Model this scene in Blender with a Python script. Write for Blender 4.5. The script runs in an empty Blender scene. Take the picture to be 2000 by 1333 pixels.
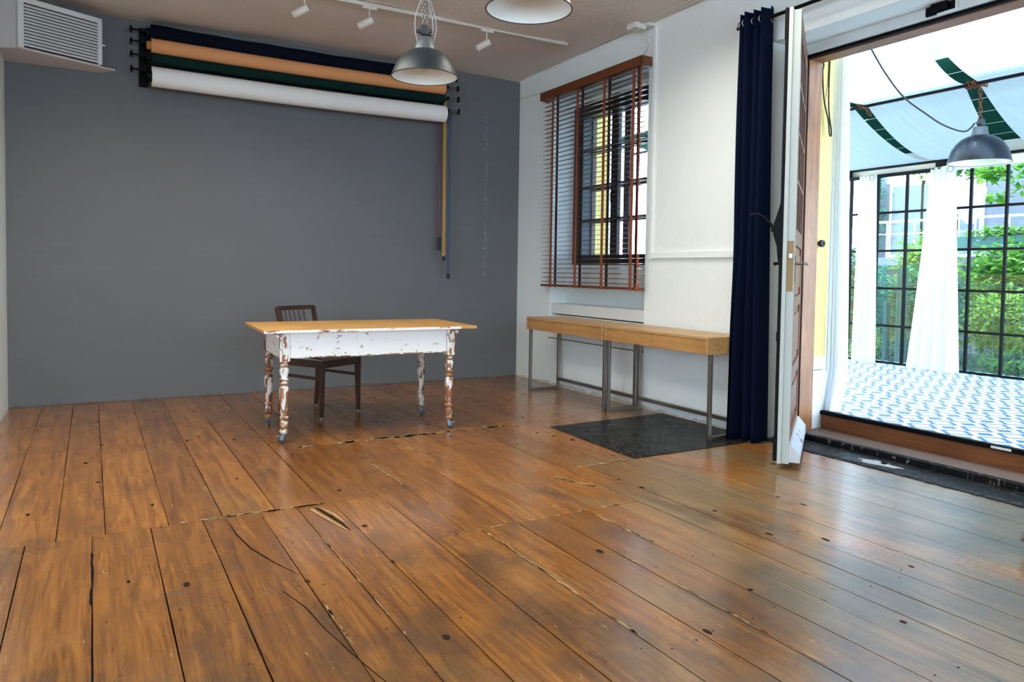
import bpy, bmesh, math, random
from math import sin, cos, pi, radians as RAD
from mathutils import Vector, Matrix

# ------------------------------------------------------------------ camera, light, exposure
sc = bpy.context.scene
COL = sc.collection
cam_d = bpy.data.cameras.new('camera')
cam = bpy.data.objects.new('camera', cam_d)
COL.objects.link(cam)
r_ = Vector((0.8692, -0.4943, 0.0146)); d_ = Vector((-0.0067, -0.0412, -0.9991)); f_ = Vector((0.4945, 0.8683, -0.0391))
m_ = Matrix((r_, -d_, -f_)).transposed().to_4x4()
m_.translation = Vector((0, 0, 1.18))
cam.matrix_world = m_
cam_d.sensor_width = 36
cam_d.lens = 25.977
cam_d.shift_y = -0.0394
cam_d.clip_start = 0.05
sc.camera = cam

sc.view_settings.view_transform = 'Standard'
sc.view_settings.look = 'None'
sc.view_settings.gamma = 1
sc.view_settings.use_curve_mapping = False
sc.view_settings.exposure = 0.0
sc.cycles.use_denoising = True
sc.cycles.max_bounces = 9
sc.cycles.diffuse_bounces = 5
sc.cycles.glossy_bounces = 4
sc.cycles.transparent_max_bounces = 12
sc.cycles.sample_clamp_indirect = 8

H_LAMPS = 3.27
SKY = 13.0                      # overcast sky radiance
w = bpy.data.worlds.new('sky'); sc.world = w; w.use_nodes = True
bg = w.node_tree.nodes['Background']
bg.inputs[0].default_value = (0.58, 0.77, 1.0, 1)
bg.inputs[1].default_value = SKY

def area(name, loc, rot, sx, sy, power, color=(1, 1, 1), portal=False):
    l = bpy.data.lights.new(name, 'AREA'); l.shape = 'RECTANGLE'; l.size = sx; l.size_y = sy
    l.energy = power; l.color = color
    o = bpy.data.objects.new(name, l); COL.objects.link(o)
    o.location = loc; o.rotation_euler = rot
    if portal: l.cycles.is_portal = True
    return o
# sky portals in the visible openings
area('door_portal', (4.9, 2.7, 1.55), (0, RAD(90), 0), 2.6, 1.9, 1, portal=True)
area('window_portal', (4.85, 5.8, 2.1), (0, RAD(90), 0), 1.6, 1.5, 1, portal=True)
# daylight through unseen rear windows; fill from openings in an added left wing
area('rear_window_daylight', (1.6, -3.62, 1.75), (RAD(-90), 0, RAD(180)), 3.6, 1.9, 14, (.95, 1.0, 1.0))
area('wing_fill_light', (-3.32, -.6, 1.9), (0, RAD(-90), 0), 1.6, 3.4, 42, (.90, .97, 1.0))

# rows of ceiling lamps over the near half of the room, out of the picture
area('ceiling_lamp_row_left', (.45, 4.4, H_LAMPS), (0, 0, 0), .9, 1.9, 77, (1.0, .985, .88)).data.spread = RAD(150)
area('ceiling_lamp_row_right', (2.95, 3.4, H_LAMPS), (0, 0, 0), .8, 1.9, 48, (1.0, .985, .88)).data.spread = RAD(150)

# ------------------------------------------------------------------ helpers
class MB:
    def __init__(s): s.v = []; s.f = []; s.m = []; s.s = []; s.c = []
    def add(s, vs, fs, m=0, smooth=False, c=0.0):
        b = len(s.v); s.v += [tuple(p) for p in vs]
        for f in fs:
            s.f.append([b + i for i in f]); s.m.append(m); s.s.append(smooth); s.c.append(c)
        return s
    def box(s, x0, x1, y0, y1, z0, z1, m=0, c=0.0):
        x0, x1 = min(x0, x1), max(x0, x1); y0, y1 = min(y0, y1), max(y0, y1); z0, z1 = min(z0, z1), max(z0, z1)
        vs = [(x, y, z) for z in (z0, z1) for y in (y0, y1) for x in (x0, x1)]
        return s.add(vs, [(0, 2, 3, 1), (4, 5, 7, 6), (0, 1, 5, 4), (2, 6, 7, 3), (0, 4, 6, 2), (1, 3, 7, 5)], m, False, c)
    def bar(s, p, q, wx, wy, m=0, up=(0, 0, 1), taper=1.0):
        p = Vector(p); q = Vector(q); d = (q - p).normalized(); up = Vector(up)
        if abs(d.dot(up)) > .98: up = Vector((1, 0, 0))
        a = d.cross(up).normalized(); b = a.cross(d).normalized()
        vs = []
        for c, k in ((p, 1), (q, taper)):
            for i, j in ((-1, -1), (1, -1), (1, 1), (-1, 1)):
                vs.append(c + a * (i * wx * k / 2) + b * (j * wy * k / 2))
        return s.add(vs, [(0, 1, 2, 3), (7, 6, 5, 4), (0, 4, 5, 1), (1, 5, 6, 2), (2, 6, 7, 3), (3, 7, 4, 0)], m)
    def prism(s, poly, z0, z1, m=0):
        n = len(poly)
        vs = [(x, y, z0) for x, y in poly] + [(x, y, z1) for x, y in poly]
        fs = [tuple(range(n - 1, -1, -1)), tuple(range(n, 2 * n))] + [(i, (i + 1) % n, n + (i + 1) % n, n + i) for i in range(n)]
        return s.add(vs, fs, m)
    def tube(s, pts, r, n=10, m=0, closed=False):
        pts = [Vector(p) for p in pts]; N = len(pts); rs = r if isinstance(r, (list, tuple)) else [r] * N
        t0 = (pts[1] - pts[0]).normalized()
        a = t0.cross(Vector((0, 0, 1)))
        if a.length < 1e-3: a = t0.cross(Vector((1, 0, 0)))
        a.normalize(); vs = []
        for i, p in enumerate(pts):
            if closed: t = (pts[(i + 1) % N] - pts[i - 1]).normalized()
            else: t = (pts[min(i + 1, N - 1)] - pts[max(i - 1, 0)]).normalized()
            a = (a - t * a.dot(t))
            if a.length < 1e-5: a = t.orthogonal()
            a.normalize(); b = t.cross(a)
            for k in range(n):
                th = 2 * pi * k / n
                vs.append(p + (a * cos(th) + b * sin(th)) * rs[i])
        fs = []
        for i in range(N if closed else N - 1):
            j = (i + 1) % N
            for k in range(n):
                k2 = (k + 1) % n
                fs.append((i * n + k, i * n + k2, j * n + k2, j * n + k))
        s.add(vs, fs, m, True)
        if not closed:
            s.add([vs[k] for k in range(n)], [tuple(range(n - 1, -1, -1))], m)
            s.add([vs[(N - 1) * n + k] for k in range(n)], [tuple(range(n))], m)
        return s
    def lathe(s, prof, c=(0, 0, 0), n=24, m=0, M=None, cap=True):
        vs = []; c = Vector(c)
        for r, z in prof:
            for k in range(n):
                th = 2 * pi * k / n
                p = Vector((r * cos(th), r * sin(th), z))
                if M is not None: p = M @ p
                vs.append(c + p)
        fs = [(i * n + k, i * n + (k + 1) % n, (i + 1) * n + (k + 1) % n, (i + 1) * n + k) for i in range(len(prof) - 1) for k in range(n)]
        s.add(vs, fs, m, True)
        if cap:
            if prof[0][0] > 1e-4: s.add(vs[:n], [tuple(range(n - 1, -1, -1))], m)
            if prof[-1][0] > 1e-4: s.add(vs[-n:], [tuple(range(n))], m)
        return s
    def grid(s, fn, nu, nv, m=0, smooth=True):
        vs = [fn(i / nu, j / nv) for j in range(nv + 1) for i in range(nu + 1)]
        W = nu + 1
        return s.add(vs, [(j * W + i, j * W + i + 1, (j + 1) * W + i + 1, (j + 1) * W + i) for j in range(nv) for i in range(nu)], m, smooth)
    def build(s, name, mats, parent=None, bevel=0, loc=None, rot=None, solid=0):
        me = bpy.data.meshes.new(name)
        me.from_pydata(s.v, [], s.f)
        mats = mats if isinstance(mats, (list, tuple)) else [mats]
        for m in mats: me.materials.append(m)
        me.polygons.foreach_set('material_index', s.m)
        me.polygons.foreach_set('use_smooth', s.s)
        if any(s.c):
            at = me.attributes.new('board', 'FLOAT', 'FACE')
            at.data.foreach_set('value', s.c)
        me.update()
        o = bpy.data.objects.new(name, me); COL.objects.link(o)
        if parent is not None: o.parent = parent
        if loc is not None: o.location = loc
        if rot is not None: o.rotation_euler = rot
        if bevel:
            b = o.modifiers.new('bevel', 'BEVEL'); b.width = bevel; b.segments = 2; b.limit_method = 'ANGLE'
        if solid:
            b = o.modifiers.new('solid', 'SOLIDIFY'); b.thickness = solid; b.offset = 0
        return o

def curve(pts, n=6):
    pts = [Vector(p) for p in pts]; out = []
    for i in range(len(pts) - 1):
        p0, p1, p2, p3 = pts[max(0, i - 1)], pts[i], pts[i + 1], pts[min(len(pts) - 1, i + 2)]
        for k_ in range(n):
            t = k_ / n
            out.append(.5 * ((2 * p1) + (p2 - p0) * t + (2 * p0 - 5 * p1 + 4 * p2 - p3) * t * t + (3 * p1 - p0 - 3 * p2 + p3) * t ** 3))
    return out + [pts[-1]]
def tag(o, label, cat, group=None, kind=None):
    o['label'] = label; o['category'] = cat
    if group: o['group'] = group
    if kind: o['kind'] = kind
    return o
def thing(name, label, cat, loc=(0, 0, 0), rotz=0, group=None):
    o = bpy.data.objects.new(name, None); COL.objects.link(o)
    o.empty_display_size = .1
    o.location = loc; o.rotation_euler = (0, 0, rotz)
    return tag(o, label, cat, group)
def struct(o, label=None, cat=None):
    o['kind'] = 'structure'
    if label: o['label'] = label
    if cat: o['category'] = cat
    return o
def copy_tree(o, parent=None):
    c = o.copy(); COL.objects.link(c)
    if parent is not None: c.parent = parent
    for ch in list(o.children): copy_tree(ch, c)
    return c

# ------------------------------------------------------------------ materials
def new_mat(name):
    m = bpy.data.materials.new(name); m.use_nodes = True
    nt = m.node_tree
    return m, nt, nt.nodes['Principled BSDF']
def N(nt, typ, **kw):
    n = nt.nodes.new(typ)
    for k, v in kw.items():
        if k.startswith('i_'):
            n.inputs[k[2:].replace('_', ' ')].default_value = v
        else: setattr(n, k, v)
    return n
def math_(nt, op, a, b=None, c=None, clamp=False):
    n = nt.nodes.new('ShaderNodeMath'); n.operation = op; n.use_clamp = clamp
    for i, x in enumerate((a, b, c)):
        if x is None: continue
        if isinstance(x, (int, float)): n.inputs[i].default_value = x
        else: nt.links.new(x, n.inputs[i])
    return n.outputs[0]
def mixc(nt, fac, a, b, mode='MIX'):
    n = nt.nodes.new('ShaderNodeMix'); n.data_type = 'RGBA'; n.blend_type = mode
    for i, x in ((0, fac), (6, a), (7, b)):
        if isinstance(x, (int, float)): n.inputs[i].default_value = x
        elif isinstance(x, (tuple, list)): n.inputs[i].default_value = (*x[:3], 1)
        else: nt.links.new(x, n.inputs[i])
    return n.outputs[2]
def coords(nt, scale=(1, 1, 1), loc=(0, 0, 0), kind='Object'):
    tc = nt.nodes.new('ShaderNodeTexCoord'); mp = nt.nodes.new('ShaderNodeMapping')
    mp.inputs['Scale'].default_value = scale; mp.inputs['Location'].default_value = loc
    nt.links.new(tc.outputs[kind], mp.inputs[0]); return mp.outputs[0]
def noise(nt, vec, scale, detail=4, rough=.55, dist=0.0):
    n = nt.nodes.new('ShaderNodeTexNoise'); n.inputs['Scale'].default_value = scale
    n.inputs['Detail'].default_value = detail; n.inputs['Roughness'].default_value = rough; n.inputs['Distortion'].default_value = dist
    nt.links.new(vec, n.inputs['Vector']); return n.outputs['Fac']
def ramp(nt, fac, stops):
    n = nt.nodes.new('ShaderNodeValToRGB'); e = n.color_ramp.elements
    while len(e) < len(stops): e.new(.5)
    for el, (p, c) in zip(e, stops):
        el.position = p; el.color = (*c, 1) if len(c) == 3 else c
    nt.links.new(fac, n.inputs[0]); return n.outputs[0]
def smooth(nt, x, a, b):
    n = nt.nodes.new('ShaderNodeMapRange'); n.interpolation_type = 'SMOOTHSTEP'
    n.inputs[1].default_value = a; n.inputs[2].default_value = b
    nt.links.new(x, n.inputs[0]); return n.outputs[0]
def bump(nt, bsdf, h, strength, dist=.01):
    n = nt.nodes.new('ShaderNodeBump'); n.inputs['Strength'].default_value = strength; n.inputs['Distance'].default_value = dist
    nt.links.new(h, n.inputs['Height']); nt.links.new(n.outputs[0], bsdf.inputs['Normal'])

def flat(name, col, rough=.5, metal=0.0, var=0.0, vscale=8, bmp=0.0, bscale=40, spec=.5, coat=0.0):
    m, nt, b = new_mat(name)
    b.inputs['Roughness'].default_value = rough; b.inputs['Metallic'].default_value = metal
    b.inputs['Specular IOR Level'].default_value = spec; b.inputs['Coat Weight'].default_value = coat
    v = coords(nt)
    nz = noise(nt, v, vscale, 5)
    c = mixc(nt, math_(nt, 'MULTIPLY', nz, 1.0), tuple(x * (1 - var) for x in col), tuple(min(1, x * (1 + var)) for x in col))
    nt.links.new(c, b.inputs['Base Color'])
    if bmp: bump(nt, b, noise(nt, v, bscale, 4), bmp)
    return m

def wood(name, dark, light, axis='Y', rough=.4, scale=1.0, knots=True, coat=0.0):
    m, nt, b = new_mat(name)
    sc_ = {'X': (1.2, 14, 14), 'Y': (14, 1.2, 14), 'Z': (14, 14, 1.2)}[axis]
    v = coords(nt, tuple(x * scale for x in sc_))
    n1 = noise(nt, v, 2.2, 6, .6, .8); n2 = noise(nt, coords(nt, (3, 3, 3)), 1.0, 3)
    f = math_(nt, 'ADD', math_(nt, 'MULTIPLY', n1, .75), math_(nt, 'MULTIPLY', n2, .35))
    nt.links.new(ramp(nt, f, [(.35, dark), (.72, light)]), b.inputs['Base Color'])
    b.inputs['Roughness'].default_value = rough; b.inputs['Coat Weight'].default_value = coat; b.inputs['Coat Roughness'].default_value = .2
    bump(nt, b, n1, .08, .004)
    return m

def chipped(name, paint, woodc, amount=.55, scale=9.0, stretch=(1, 1, 1), rough=.55):
    m, nt, b = new_mat(name)
    v = coords(nt, stretch)
    n1 = noise(nt, v, scale, 7, .68, .3)
    n2 = noise(nt, coords(nt), 2.5, 3)
    f = math_(nt, 'ADD', n1, math_(nt, 'MULTIPLY', math_(nt, 'SUBTRACT', n2, .5), .35))
    mask = smooth(nt, f, amount - .012, amount + .012)
    wc = mixc(nt, noise(nt, coords(nt, (3, 3, 20)), 6, 5), tuple(x * .5 for x in woodc), tuple(x * 1.3 for x in woodc))
    pc = mixc(nt, noise(nt, v, 3, 4), tuple(x * .88 for x in paint), paint)
    nt.links.new(mixc(nt, mask, pc, wc), b.inputs['Base Color'])
    b.inputs['Roughness'].default_value = rough
    bump(nt, b, math_(nt, 'SUBTRACT', 1.0, mask), .35, .003)
    return m

def plaster(name, col, bmp=.25, stains=None, rough=.7):
    m, nt, b = new_mat(name)
    v = coords(nt)
    big = noise(nt, v, 1.3, 5, .6)
    c = mixc(nt, big, tuple(x * .94 for x in col), tuple(min(1, x * 1.04) for x in col))
    fine = noise(nt, coords(nt, (1, 1, 1)), 16, 6, .62, .4)
    spk = smooth(nt, noise(nt, v, 38, 2), .735, .76)
    c = mixc(nt, math_(nt, 'MULTIPLY', spk, .10), c, (.45, .40, .33))
    nt.links.new(c, b.inputs['Base Color'])
    b.inputs['Roughness'].default_value = rough; b.inputs['Specular IOR Level'].default_value = .3
    h = math_(nt, 'ADD', math_(nt, 'MULTIPLY', fine, .6), math_(nt, 'MULTIPLY', noise(nt, v, 5, 3), .9))
    bump(nt, b, h, bmp, .012)
    return m, nt, b

M_white = plaster('white_plaster', (.79, .82, .785), .75)[0]
M_ceil = plaster('ceiling_plaster', (.67, .595, .53), .6)[0]
# grey feature wall with scuffs low down and a faint dotted scratch
M_grey, nt, b = plaster('grey_paint', (.127, .128, .129), .18, rough=.55)
src = b.inputs['Base Color'].links[0].from_socket
hz = noise(nt, coords(nt, (.7, 1, 9)), 1.6, 4)
c = mixc(nt, math_(nt, 'MULTIPLY', smooth(nt, hz, .5, .75), .16), src, (.165, .165, .17))
sep = nt.nodes.new('ShaderNodeSeparateXYZ'); nt.links.new(coords(nt), sep.inputs[0])
bx = math_(nt, 'LESS_THAN', math_(nt, 'ABSOLUTE', math_(nt, 'SUBTRACT', sep.outputs[0], 3.78)), .018)
bz = math_(nt, 'LESS_THAN', math_(nt, 'ABSOLUTE', math_(nt, 'SUBTRACT', sep.outputs[2], 2.0)), .88)
dots = smooth(nt, noise(nt, coords(nt, (30, 1, 16)), 1.5, 3), .52, .6)
c = mixc(nt, math_(nt, 'MULTIPLY', math_(nt, 'MULTIPLY', bx, bz), math_(nt, 'MULTIPLY', dots, .35)), c, (.33, .33, .33))
nt.links.new(c, b.inputs['Base Color'])

# old varnished floor boards
M_floor, nt, b = new_mat('old_floor_boards')
att = N(nt, 'ShaderNodeAttribute', attribute_name='board'); rnd = att.outputs['Fac']
cmb = nt.nodes.new('ShaderNodeCombineXYZ'); nt.links.new(math_(nt, 'MULTIPLY', rnd, 37.0), cmb.inputs[0]); nt.links.new(math_(nt, 'MULTIPLY', rnd, 91.0), cmb.inputs[1])
va = nt.nodes.new('ShaderNodeVectorMath'); va.operation = 'ADD'
nt.links.new(coords(nt), va.inputs[0]); nt.links.new(cmb.outputs[0], va.inputs[1])
mp = nt.nodes.new('ShaderNodeMapping'); mp.inputs['Scale'].default_value = (9, .7, 1); nt.links.new(va.outputs[0], mp.inputs[0])
grain = noise(nt, mp.outputs[0], 2.0, 6, .62, 1.6)
mp2 = nt.nodes.new('ShaderNodeMapping'); mp2.inputs['Scale'].default_value = (95, 2.0, 1); nt.links.new(va.outputs[0], mp2.inputs[0])
fine = noise(nt, mp2.outputs[0], 1.6, 5, .6, .5)
f = math_(nt, 'ADD', math_(nt, 'MULTIPLY', math_(nt, 'SUBTRACT', grain, .5), .72), math_(nt, 'ADD', math_(nt, 'MULTIPLY', math_(nt, 'SUBTRACT', fine, .5), .36), .53))
base = ramp(nt, f, [(.30, (.088, .028, .0040)), (.46, (.200, .069, .009)), (.62, (.325, .124, .017)), (.8, (.43, .20, .038))])
base = mixc(nt, .75, base, mixc(nt, math_(nt, 'FRACT', math_(nt, 'MULTIPLY', rnd, 7.3)), (.66, .60, .55), (1.18, 1.12, 1.0)), 'MULTIPLY')
pos = coords(nt)
sp = nt.nodes.new('ShaderNodeSeparateXYZ'); nt.links.new(pos, sp.inputs[0])
# walked-off varnish: grey tan bare wood where people come in from the door
wear_zone = smooth(nt, math_(nt, 'ADD', sp.outputs[0], math_(nt, 'MULTIPLY', sp.outputs[1], -.60)), -.6, 1.6)
wn = noise(nt, coords(nt, (1.5, .5, 1)), 1.6, 5, .56, .3)
wear = smooth(nt, math_(nt, 'ADD', math_(nt, 'MULTIPLY', wn, 1.0), math_(nt, 'MULTIPLY', wear_zone, .24)), .56, .84)
worn = ramp(nt, f, [(.3, (.10, .058, .024)), (.55, (.19, .118, .050)), (.8, (.32, .21, .095))])
col = mixc(nt, math_(nt, 'MULTIPLY', wear, .9), base, worn)
# grime, knots
near_half = smooth(nt, math_(nt, 'MULTIPLY', sp.outputs[1], -1.0), -3.4, -1.6)      # dark blotches spread wider towards the near half
bl = smooth(nt, math_(nt, 'ADD', noise(nt, coords(nt, (1.3, .8, 1), (3, 8, 0)), 2.4, 6, .62), math_(nt, 'MULTIPLY', near_half, .17)), .53, .77)
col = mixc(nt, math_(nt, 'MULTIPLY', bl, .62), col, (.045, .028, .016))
gr = smooth(nt, noise(nt, coords(nt, (2.2, 5.5, 1), (1, 4, 0)), 1.6, 5, .62),   .60, .76)
col = mixc(nt, math_(nt, 'MULTIPLY', gr, .55), col, (.095, .080, .062))
# fine pale scratches and flecks
def rotc(ang, sc_, lc):
    mp_ = nt.nodes.new('ShaderNodeMapping'); mp_.inputs['Rotation'].default_value = (0, 0, ang); nt.links.new(pos, mp_.inputs[0])
    m2_ = nt.nodes.new('ShaderNodeMapping'); m2_.inputs['Scale'].default_value = sc_; m2_.inputs['Location'].default_value = lc; nt.links.new(mp_.outputs[0], m2_.inputs[0]); return m2_.outputs[0]
scr = None
for ang, sc_, th in ((0.05, (110, 6, 1), .715), (.45, (95, 7, 1), .725), (-.5, (105, 8, 1), .725), (0, (120, 55, 1), .73)):
    q_ = smooth(nt, noise(nt, rotc(ang, sc_, (ang * 9, 3, 0)), 1.0, 2, .5), th, th + .03)
    scr = q_ if scr is None else math_(nt, 'ADD', scr, q_, clamp=True)
scr = math_(nt, 'MULTIPLY', scr, smooth(nt, noise(nt, pos, 2.6, 3), .42, .72))
col = mixc(nt, math_(nt, 'MULTIPLY', scr, .55), col, (.52, .40, .23))
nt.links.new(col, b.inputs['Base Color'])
rg = math_(nt, 'ADD', math_(nt, 'MULTIPLY', noise(nt, pos, 3.5, 5, .6), .22), math_(nt, 'MULTIPLY', wear, .10))
nt.links.new(math_(nt, 'ADD', rg, .16), b.inputs['Roughness'])
b.inputs['Specular IOR Level'].default_value = .6
b.inputs['Coat Weight'].default_value = .55; b.inputs['Coat Roughness'].default_value = .19; b.inputs['Coat IOR'].default_value = 1.5
h = math_(nt, 'ADD', math_(nt, 'MULTIPLY', fine, .4), math_(nt, 'MULTIPLY', noise(nt, coords(nt, (5, 1.0, 1)), 1.2, 2), 1.0))
bump(nt, b, h, .10, .012)
M_gap = flat('board_gap_dirt', (.010, .008, .006), .9, spec=.05)
M_raw = wood('raw_splinter_wood', (.24, .145, .055), (.42, .29, .13), 'Y', .7)
M_knot = flat('knot_and_nail', (.022, .012, .008), .7, spec=.1)

# black painted panel with scratches
def black_worn(name, wearamt=.617):
    m, nt, b = new_mat(name)
    v = coords(nt)
    s1 = smooth(nt, noise(nt, coords(nt, (9, 22, 1)), 2.0, 5, .72, 1.5), wearamt, wearamt + .03)
    s2 = smooth(nt, noise(nt, coords(nt, (40, 12, 8)), 2.0, 3, .6), wearamt + .02, wearamt + .04)
    c = mixc(nt, noise(nt, v, 4, 4), (.006, .006, .007), (.017, .017, .018))
    c = mixc(nt, math_(nt, 'MULTIPLY', math_(nt, 'ADD', s1, s2, clamp=True), .6), c, (.34, .30, .27))
    nt.links.new(c, b.inputs['Base Color'])
    nt.links.new(math_(nt, 'ADD', math_(nt, 'MULTIPLY', noise(nt, v, 7, 4), .3), .16), b.inputs['Roughness']); b.inputs['Specular IOR Level'].default_value = .05
    bump(nt, b, noise(nt, v, 9, 4), .12, .01)
    return m
M_blackpaint = black_worn('black_floor_paint')
M_blackstrip = black_worn('black_threshold_paint', .615)

M_black = flat('black_metal', (.005, .005, .006), .55, .0, .2, spec=.08)
M_blackgloss = flat('black_plastic', (.012, .012, .013), .3)
M_steel = flat('brushed_steel', (.36, .34, .31), .38, 1.0, .12, 30)
M_chrome = flat('bright_chain_metal', (.30, .29, .27), .3, 1.0)
M_oak = wood('oiled_oak', (.36, .185, .062), (.56, .33, .13), 'Y', .38)
M_oakfront = wood('oiled_oak_front', (.30, .135, .040), (.50, .255, .085), 'Y', .38)
M_pine = wood('scrubbed_pine_top', (.31, .145, .038), (.56, .31, .095), 'X', .5)
M_chip = chipped('chipped_white_paint', (.80, .79, .745), (.33, .13, .045), .615, 26, (.75, 1, 1.3))
M_chipleg = chipped('flaking_white_paint', (.78, .76, .70), (.30, .115, .038), .505, 17, (1.6, 1.6, .6))
M_chipleg2 = chipped('mostly_stripped_paint', (.62, .56, .48), (.16, .055, .022), .50, 17, (1.6, 1.6, .6))
M_chipring = chipped('bare_turned_rings', (.70, .66, .58), (.30, .125, .042), .44, 22)
M_chipedge = chipped('worn_white_edge', (.78, .76, .70), (.25, .095, .035), .575, 9, (.8, 1, 3))
M_caster = flat('grey_caster_metal', (.22, .29, .33), .35, .6)
M_casterw = flat('caster_tyre', (.04, .045, .05), .5)
M_chair = wood('dark_walnut', (.016, .006, .0035), (.050, .018, .009), 'Z', .36, coat=.1)
m, nt, b = new_mat('striped_seat_fabric'); M_stripe = m
wv = N(nt, 'ShaderNodeTexWave', wave_type='BANDS', bands_direction='X'); wv.inputs['Scale'].default_value = 21; wv.inputs['Distortion'].default_value = .6; wv.inputs['Detail Scale'].default_value = .6
nt.links.new(coords(nt), wv.inputs[0])
nt.links.new(ramp(nt, wv.outputs[0], [(.60, (.014, .012, .012)), (.70, (.42, .38, .32))]), b.inputs['Base Color']); b.inputs['Roughness'].default_value = .9
M_blind = wood('blind_slat_wood', (.060, .014, .006), (.125, .032, .012), 'Y', .35)
M_headrail = wood('blind_headrail_wood', (.105, .026, .008), (.18, .048, .014), 'Y', .32)
M_tape = flat('rust_brown_tape', (.23, .052, .016), .85, 0, .15, 60)
M_tapeback = flat('dark_tape_back', (.045, .014, .010), .9)
M_cord = flat('red_brown_cord', (.36, .075, .030), .7)
M_navy = flat('navy_velvet', (.0011, .0040, .015), .8, 0, .2, 20, spec=.06); M_navy.node_tree.nodes['Principled BSDF'].inputs['Sheen Weight'].default_value = .05
M_navy.node_tree.nodes['Principled BSDF'].inputs['Sheen Tint'].default_value = (.10, .25, .55, 1)
M_cream = chipped('cream_door_edge', (.45, .47, .42), (.30, .20, .10), .74, 10, (1, 1, .35))
M_creamsmooth = flat('white_gloss_paint', (.72, .72, .69), .4, 0, .06, 6)
M_doorwood = wood('weathered_door_varnish', (.115, .040, .016), (.27, .115, .050), 'Z', .42)
M_jamb = wood('red_brown_jamb', (.20, .070, .022), (.42, .18, .062), 'Z', .42)
M_lintelwood = wood('red_brown_lintel', (.13, .045, .020), (.30, .125, .060), 'Y', .5)
M_riser = wood('stained_pine_riser', (.12, .036, .008), (.24, .082, .020), 'Y', .45)
M_tread = chipped('worn_brown_tread', (.17, .10, .068), (.50, .44, .38), .70, 12, (2, .6, 1))
M_yellow = flat('yellow_render', (.80, .62, .22), .9, 0, .10, 10, .5, 60)
M_stone = flat('whitewashed_stone', (.70, .70, .70), .9, 0, .12, 12, .6, 50)
M_winframe = flat('dark_window_frame', (.016, .013, .013), .4, 0, .3)
M_winbox = flat('slate_blue_lining', (.045, .066, .082), .6, 0, .15)
M_winbrown = wood('brown_outer_casement', (.045, .016, .010), (.09, .034, .02), 'Z', .4)
M_winwhite = flat('white_window_edge', (.80, .80, .78), .6)
M_steelgrid = flat('black_steel_grid', (.004, .004, .006), .5, .0, .2, spec=.15)
M_voile, nt, b = new_mat('white_voile')
tr = N(nt, 'ShaderNodeBsdfTranslucent'); tr.inputs[0].default_value = (.93, .94, .95, 1)
df = N(nt, 'ShaderNodeBsdfDiffuse'); df.inputs[0].default_value = (.92, .92, .92, 1)
mx = N(nt, 'ShaderNodeMixShader'); mx.inputs[0].default_value = .45
nt.links.new(df.outputs[0], mx.inputs[1]); nt.links.new(tr.outputs[0], mx.inputs[2]); nt.links.new(mx.outputs[0], nt.nodes['Material Output'].inputs[0])
M_sail, nt, b = new_mat('white_sailcloth')
tr = N(nt, 'ShaderNodeBsdfTranslucent'); df = N(nt, 'ShaderNodeBsdfDiffuse')
st = noise(nt, coords(nt, (.6, 16, 1)), 2.0, 4)
cc = mixc(nt, st, (.58, .72, .84), (.78, .88, .95)); nt.links.new(cc, tr.inputs[0]); nt.links.new(cc, df.inputs[0])
mx = N(nt, 'ShaderNodeMixShader'); mx.inputs[0].default_value = .5
nt.links.new(df.outputs[0], mx.inputs[1]); nt.links.new(tr.outputs[0], mx.inputs[2]); nt.links.new(mx.outputs[0], nt.nodes['Material Output'].inputs[0])
M_canopy, nt, b = new_mat('green_canopy_sheet')
tr = N(nt, 'ShaderNodeBsdfTranslucent'); df = N(nt, 'ShaderNodeBsdfDiffuse')
cc = mixc(nt, noise(nt, coords(nt, (9, 3, 1)), 3, 3), (.006, .036, .028), (.02, .075, .045)); nt.links.new(cc, tr.inputs[0]); nt.links.new(cc, df.inputs[0])
mx = N(nt, 'ShaderNodeMixShader'); mx.inputs[0].default_value = .06
nt.links.new(df.outputs[0], mx.inputs[1]); nt.links.new(tr.outputs[0], mx.inputs[2]); nt.links.new(mx.outputs[0], nt.nodes['Material Output'].inputs[0])
def glass(name, tint=(1, 1, 1), refl=.08):
    m, nt, b = new_mat(name)
    t = N(nt, 'ShaderNodeBsdfTransparent'); t.inputs[0].default_value = (*tint, 1)
    g = N(nt, 'ShaderNodeBsdfGlossy'); g.inputs['Roughness'].default_value = .02
    lw = N(nt, 'ShaderNodeLayerWeight'); lw.inputs[0].default_value = .5
    fr = math_(nt, 'ADD', math_(nt, 'MULTIPLY', math_(nt, 'POWER', lw.outputs['Facing'], 4.0), .8), refl * .5)
    mx = N(nt, 'ShaderNodeMixShader'); nt.links.new(fr, mx.inputs[0])
    nt.links.new(t.outputs[0], mx.inputs[1]); nt.links.new(g.outputs[0], mx.inputs[2]); nt.links.new(mx.outputs[0], nt.nodes['Material Output'].inputs[0])
    return m
M_glass = glass('clear_pane', (.95, .97, .98))
M_glassblue = glass('terrace_pane', (.90, .97, 1.0))
M_glassdark = flat('dark_door_glass', (.035, .05, .075), .08, 0, .1, 3, spec=.9)
M_tile, nt, b = new_mat('blue_white_cement_tile')
sp = nt.nodes.new('ShaderNodeSeparateXYZ'); nt.links.new(coords(nt), sp.inputs[0])
CELL = .165
X0 = math_(nt, 'SUBTRACT', sp.outputs[0], 4.93); Y0 = math_(nt, 'SUBTRACT', sp.outputs[1], 2.50)
k = .70711 / CELL
S = math_(nt, 'ADD', math_(nt, 'MULTIPLY', math_(nt, 'ADD', X0, Y0), k), 200.5)
T = math_(nt, 'ADD', math_(nt, 'MULTIPLY', math_(nt, 'SUBTRACT', Y0, X0), k), 200.5)
par = math_(nt, 'MODULO', math_(nt, 'ADD', math_(nt, 'FLOOR', S), math_(nt, 'FLOOR', T)), 2.0)
par = math_(nt, 'GREATER_THAN', par, .5)
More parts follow.
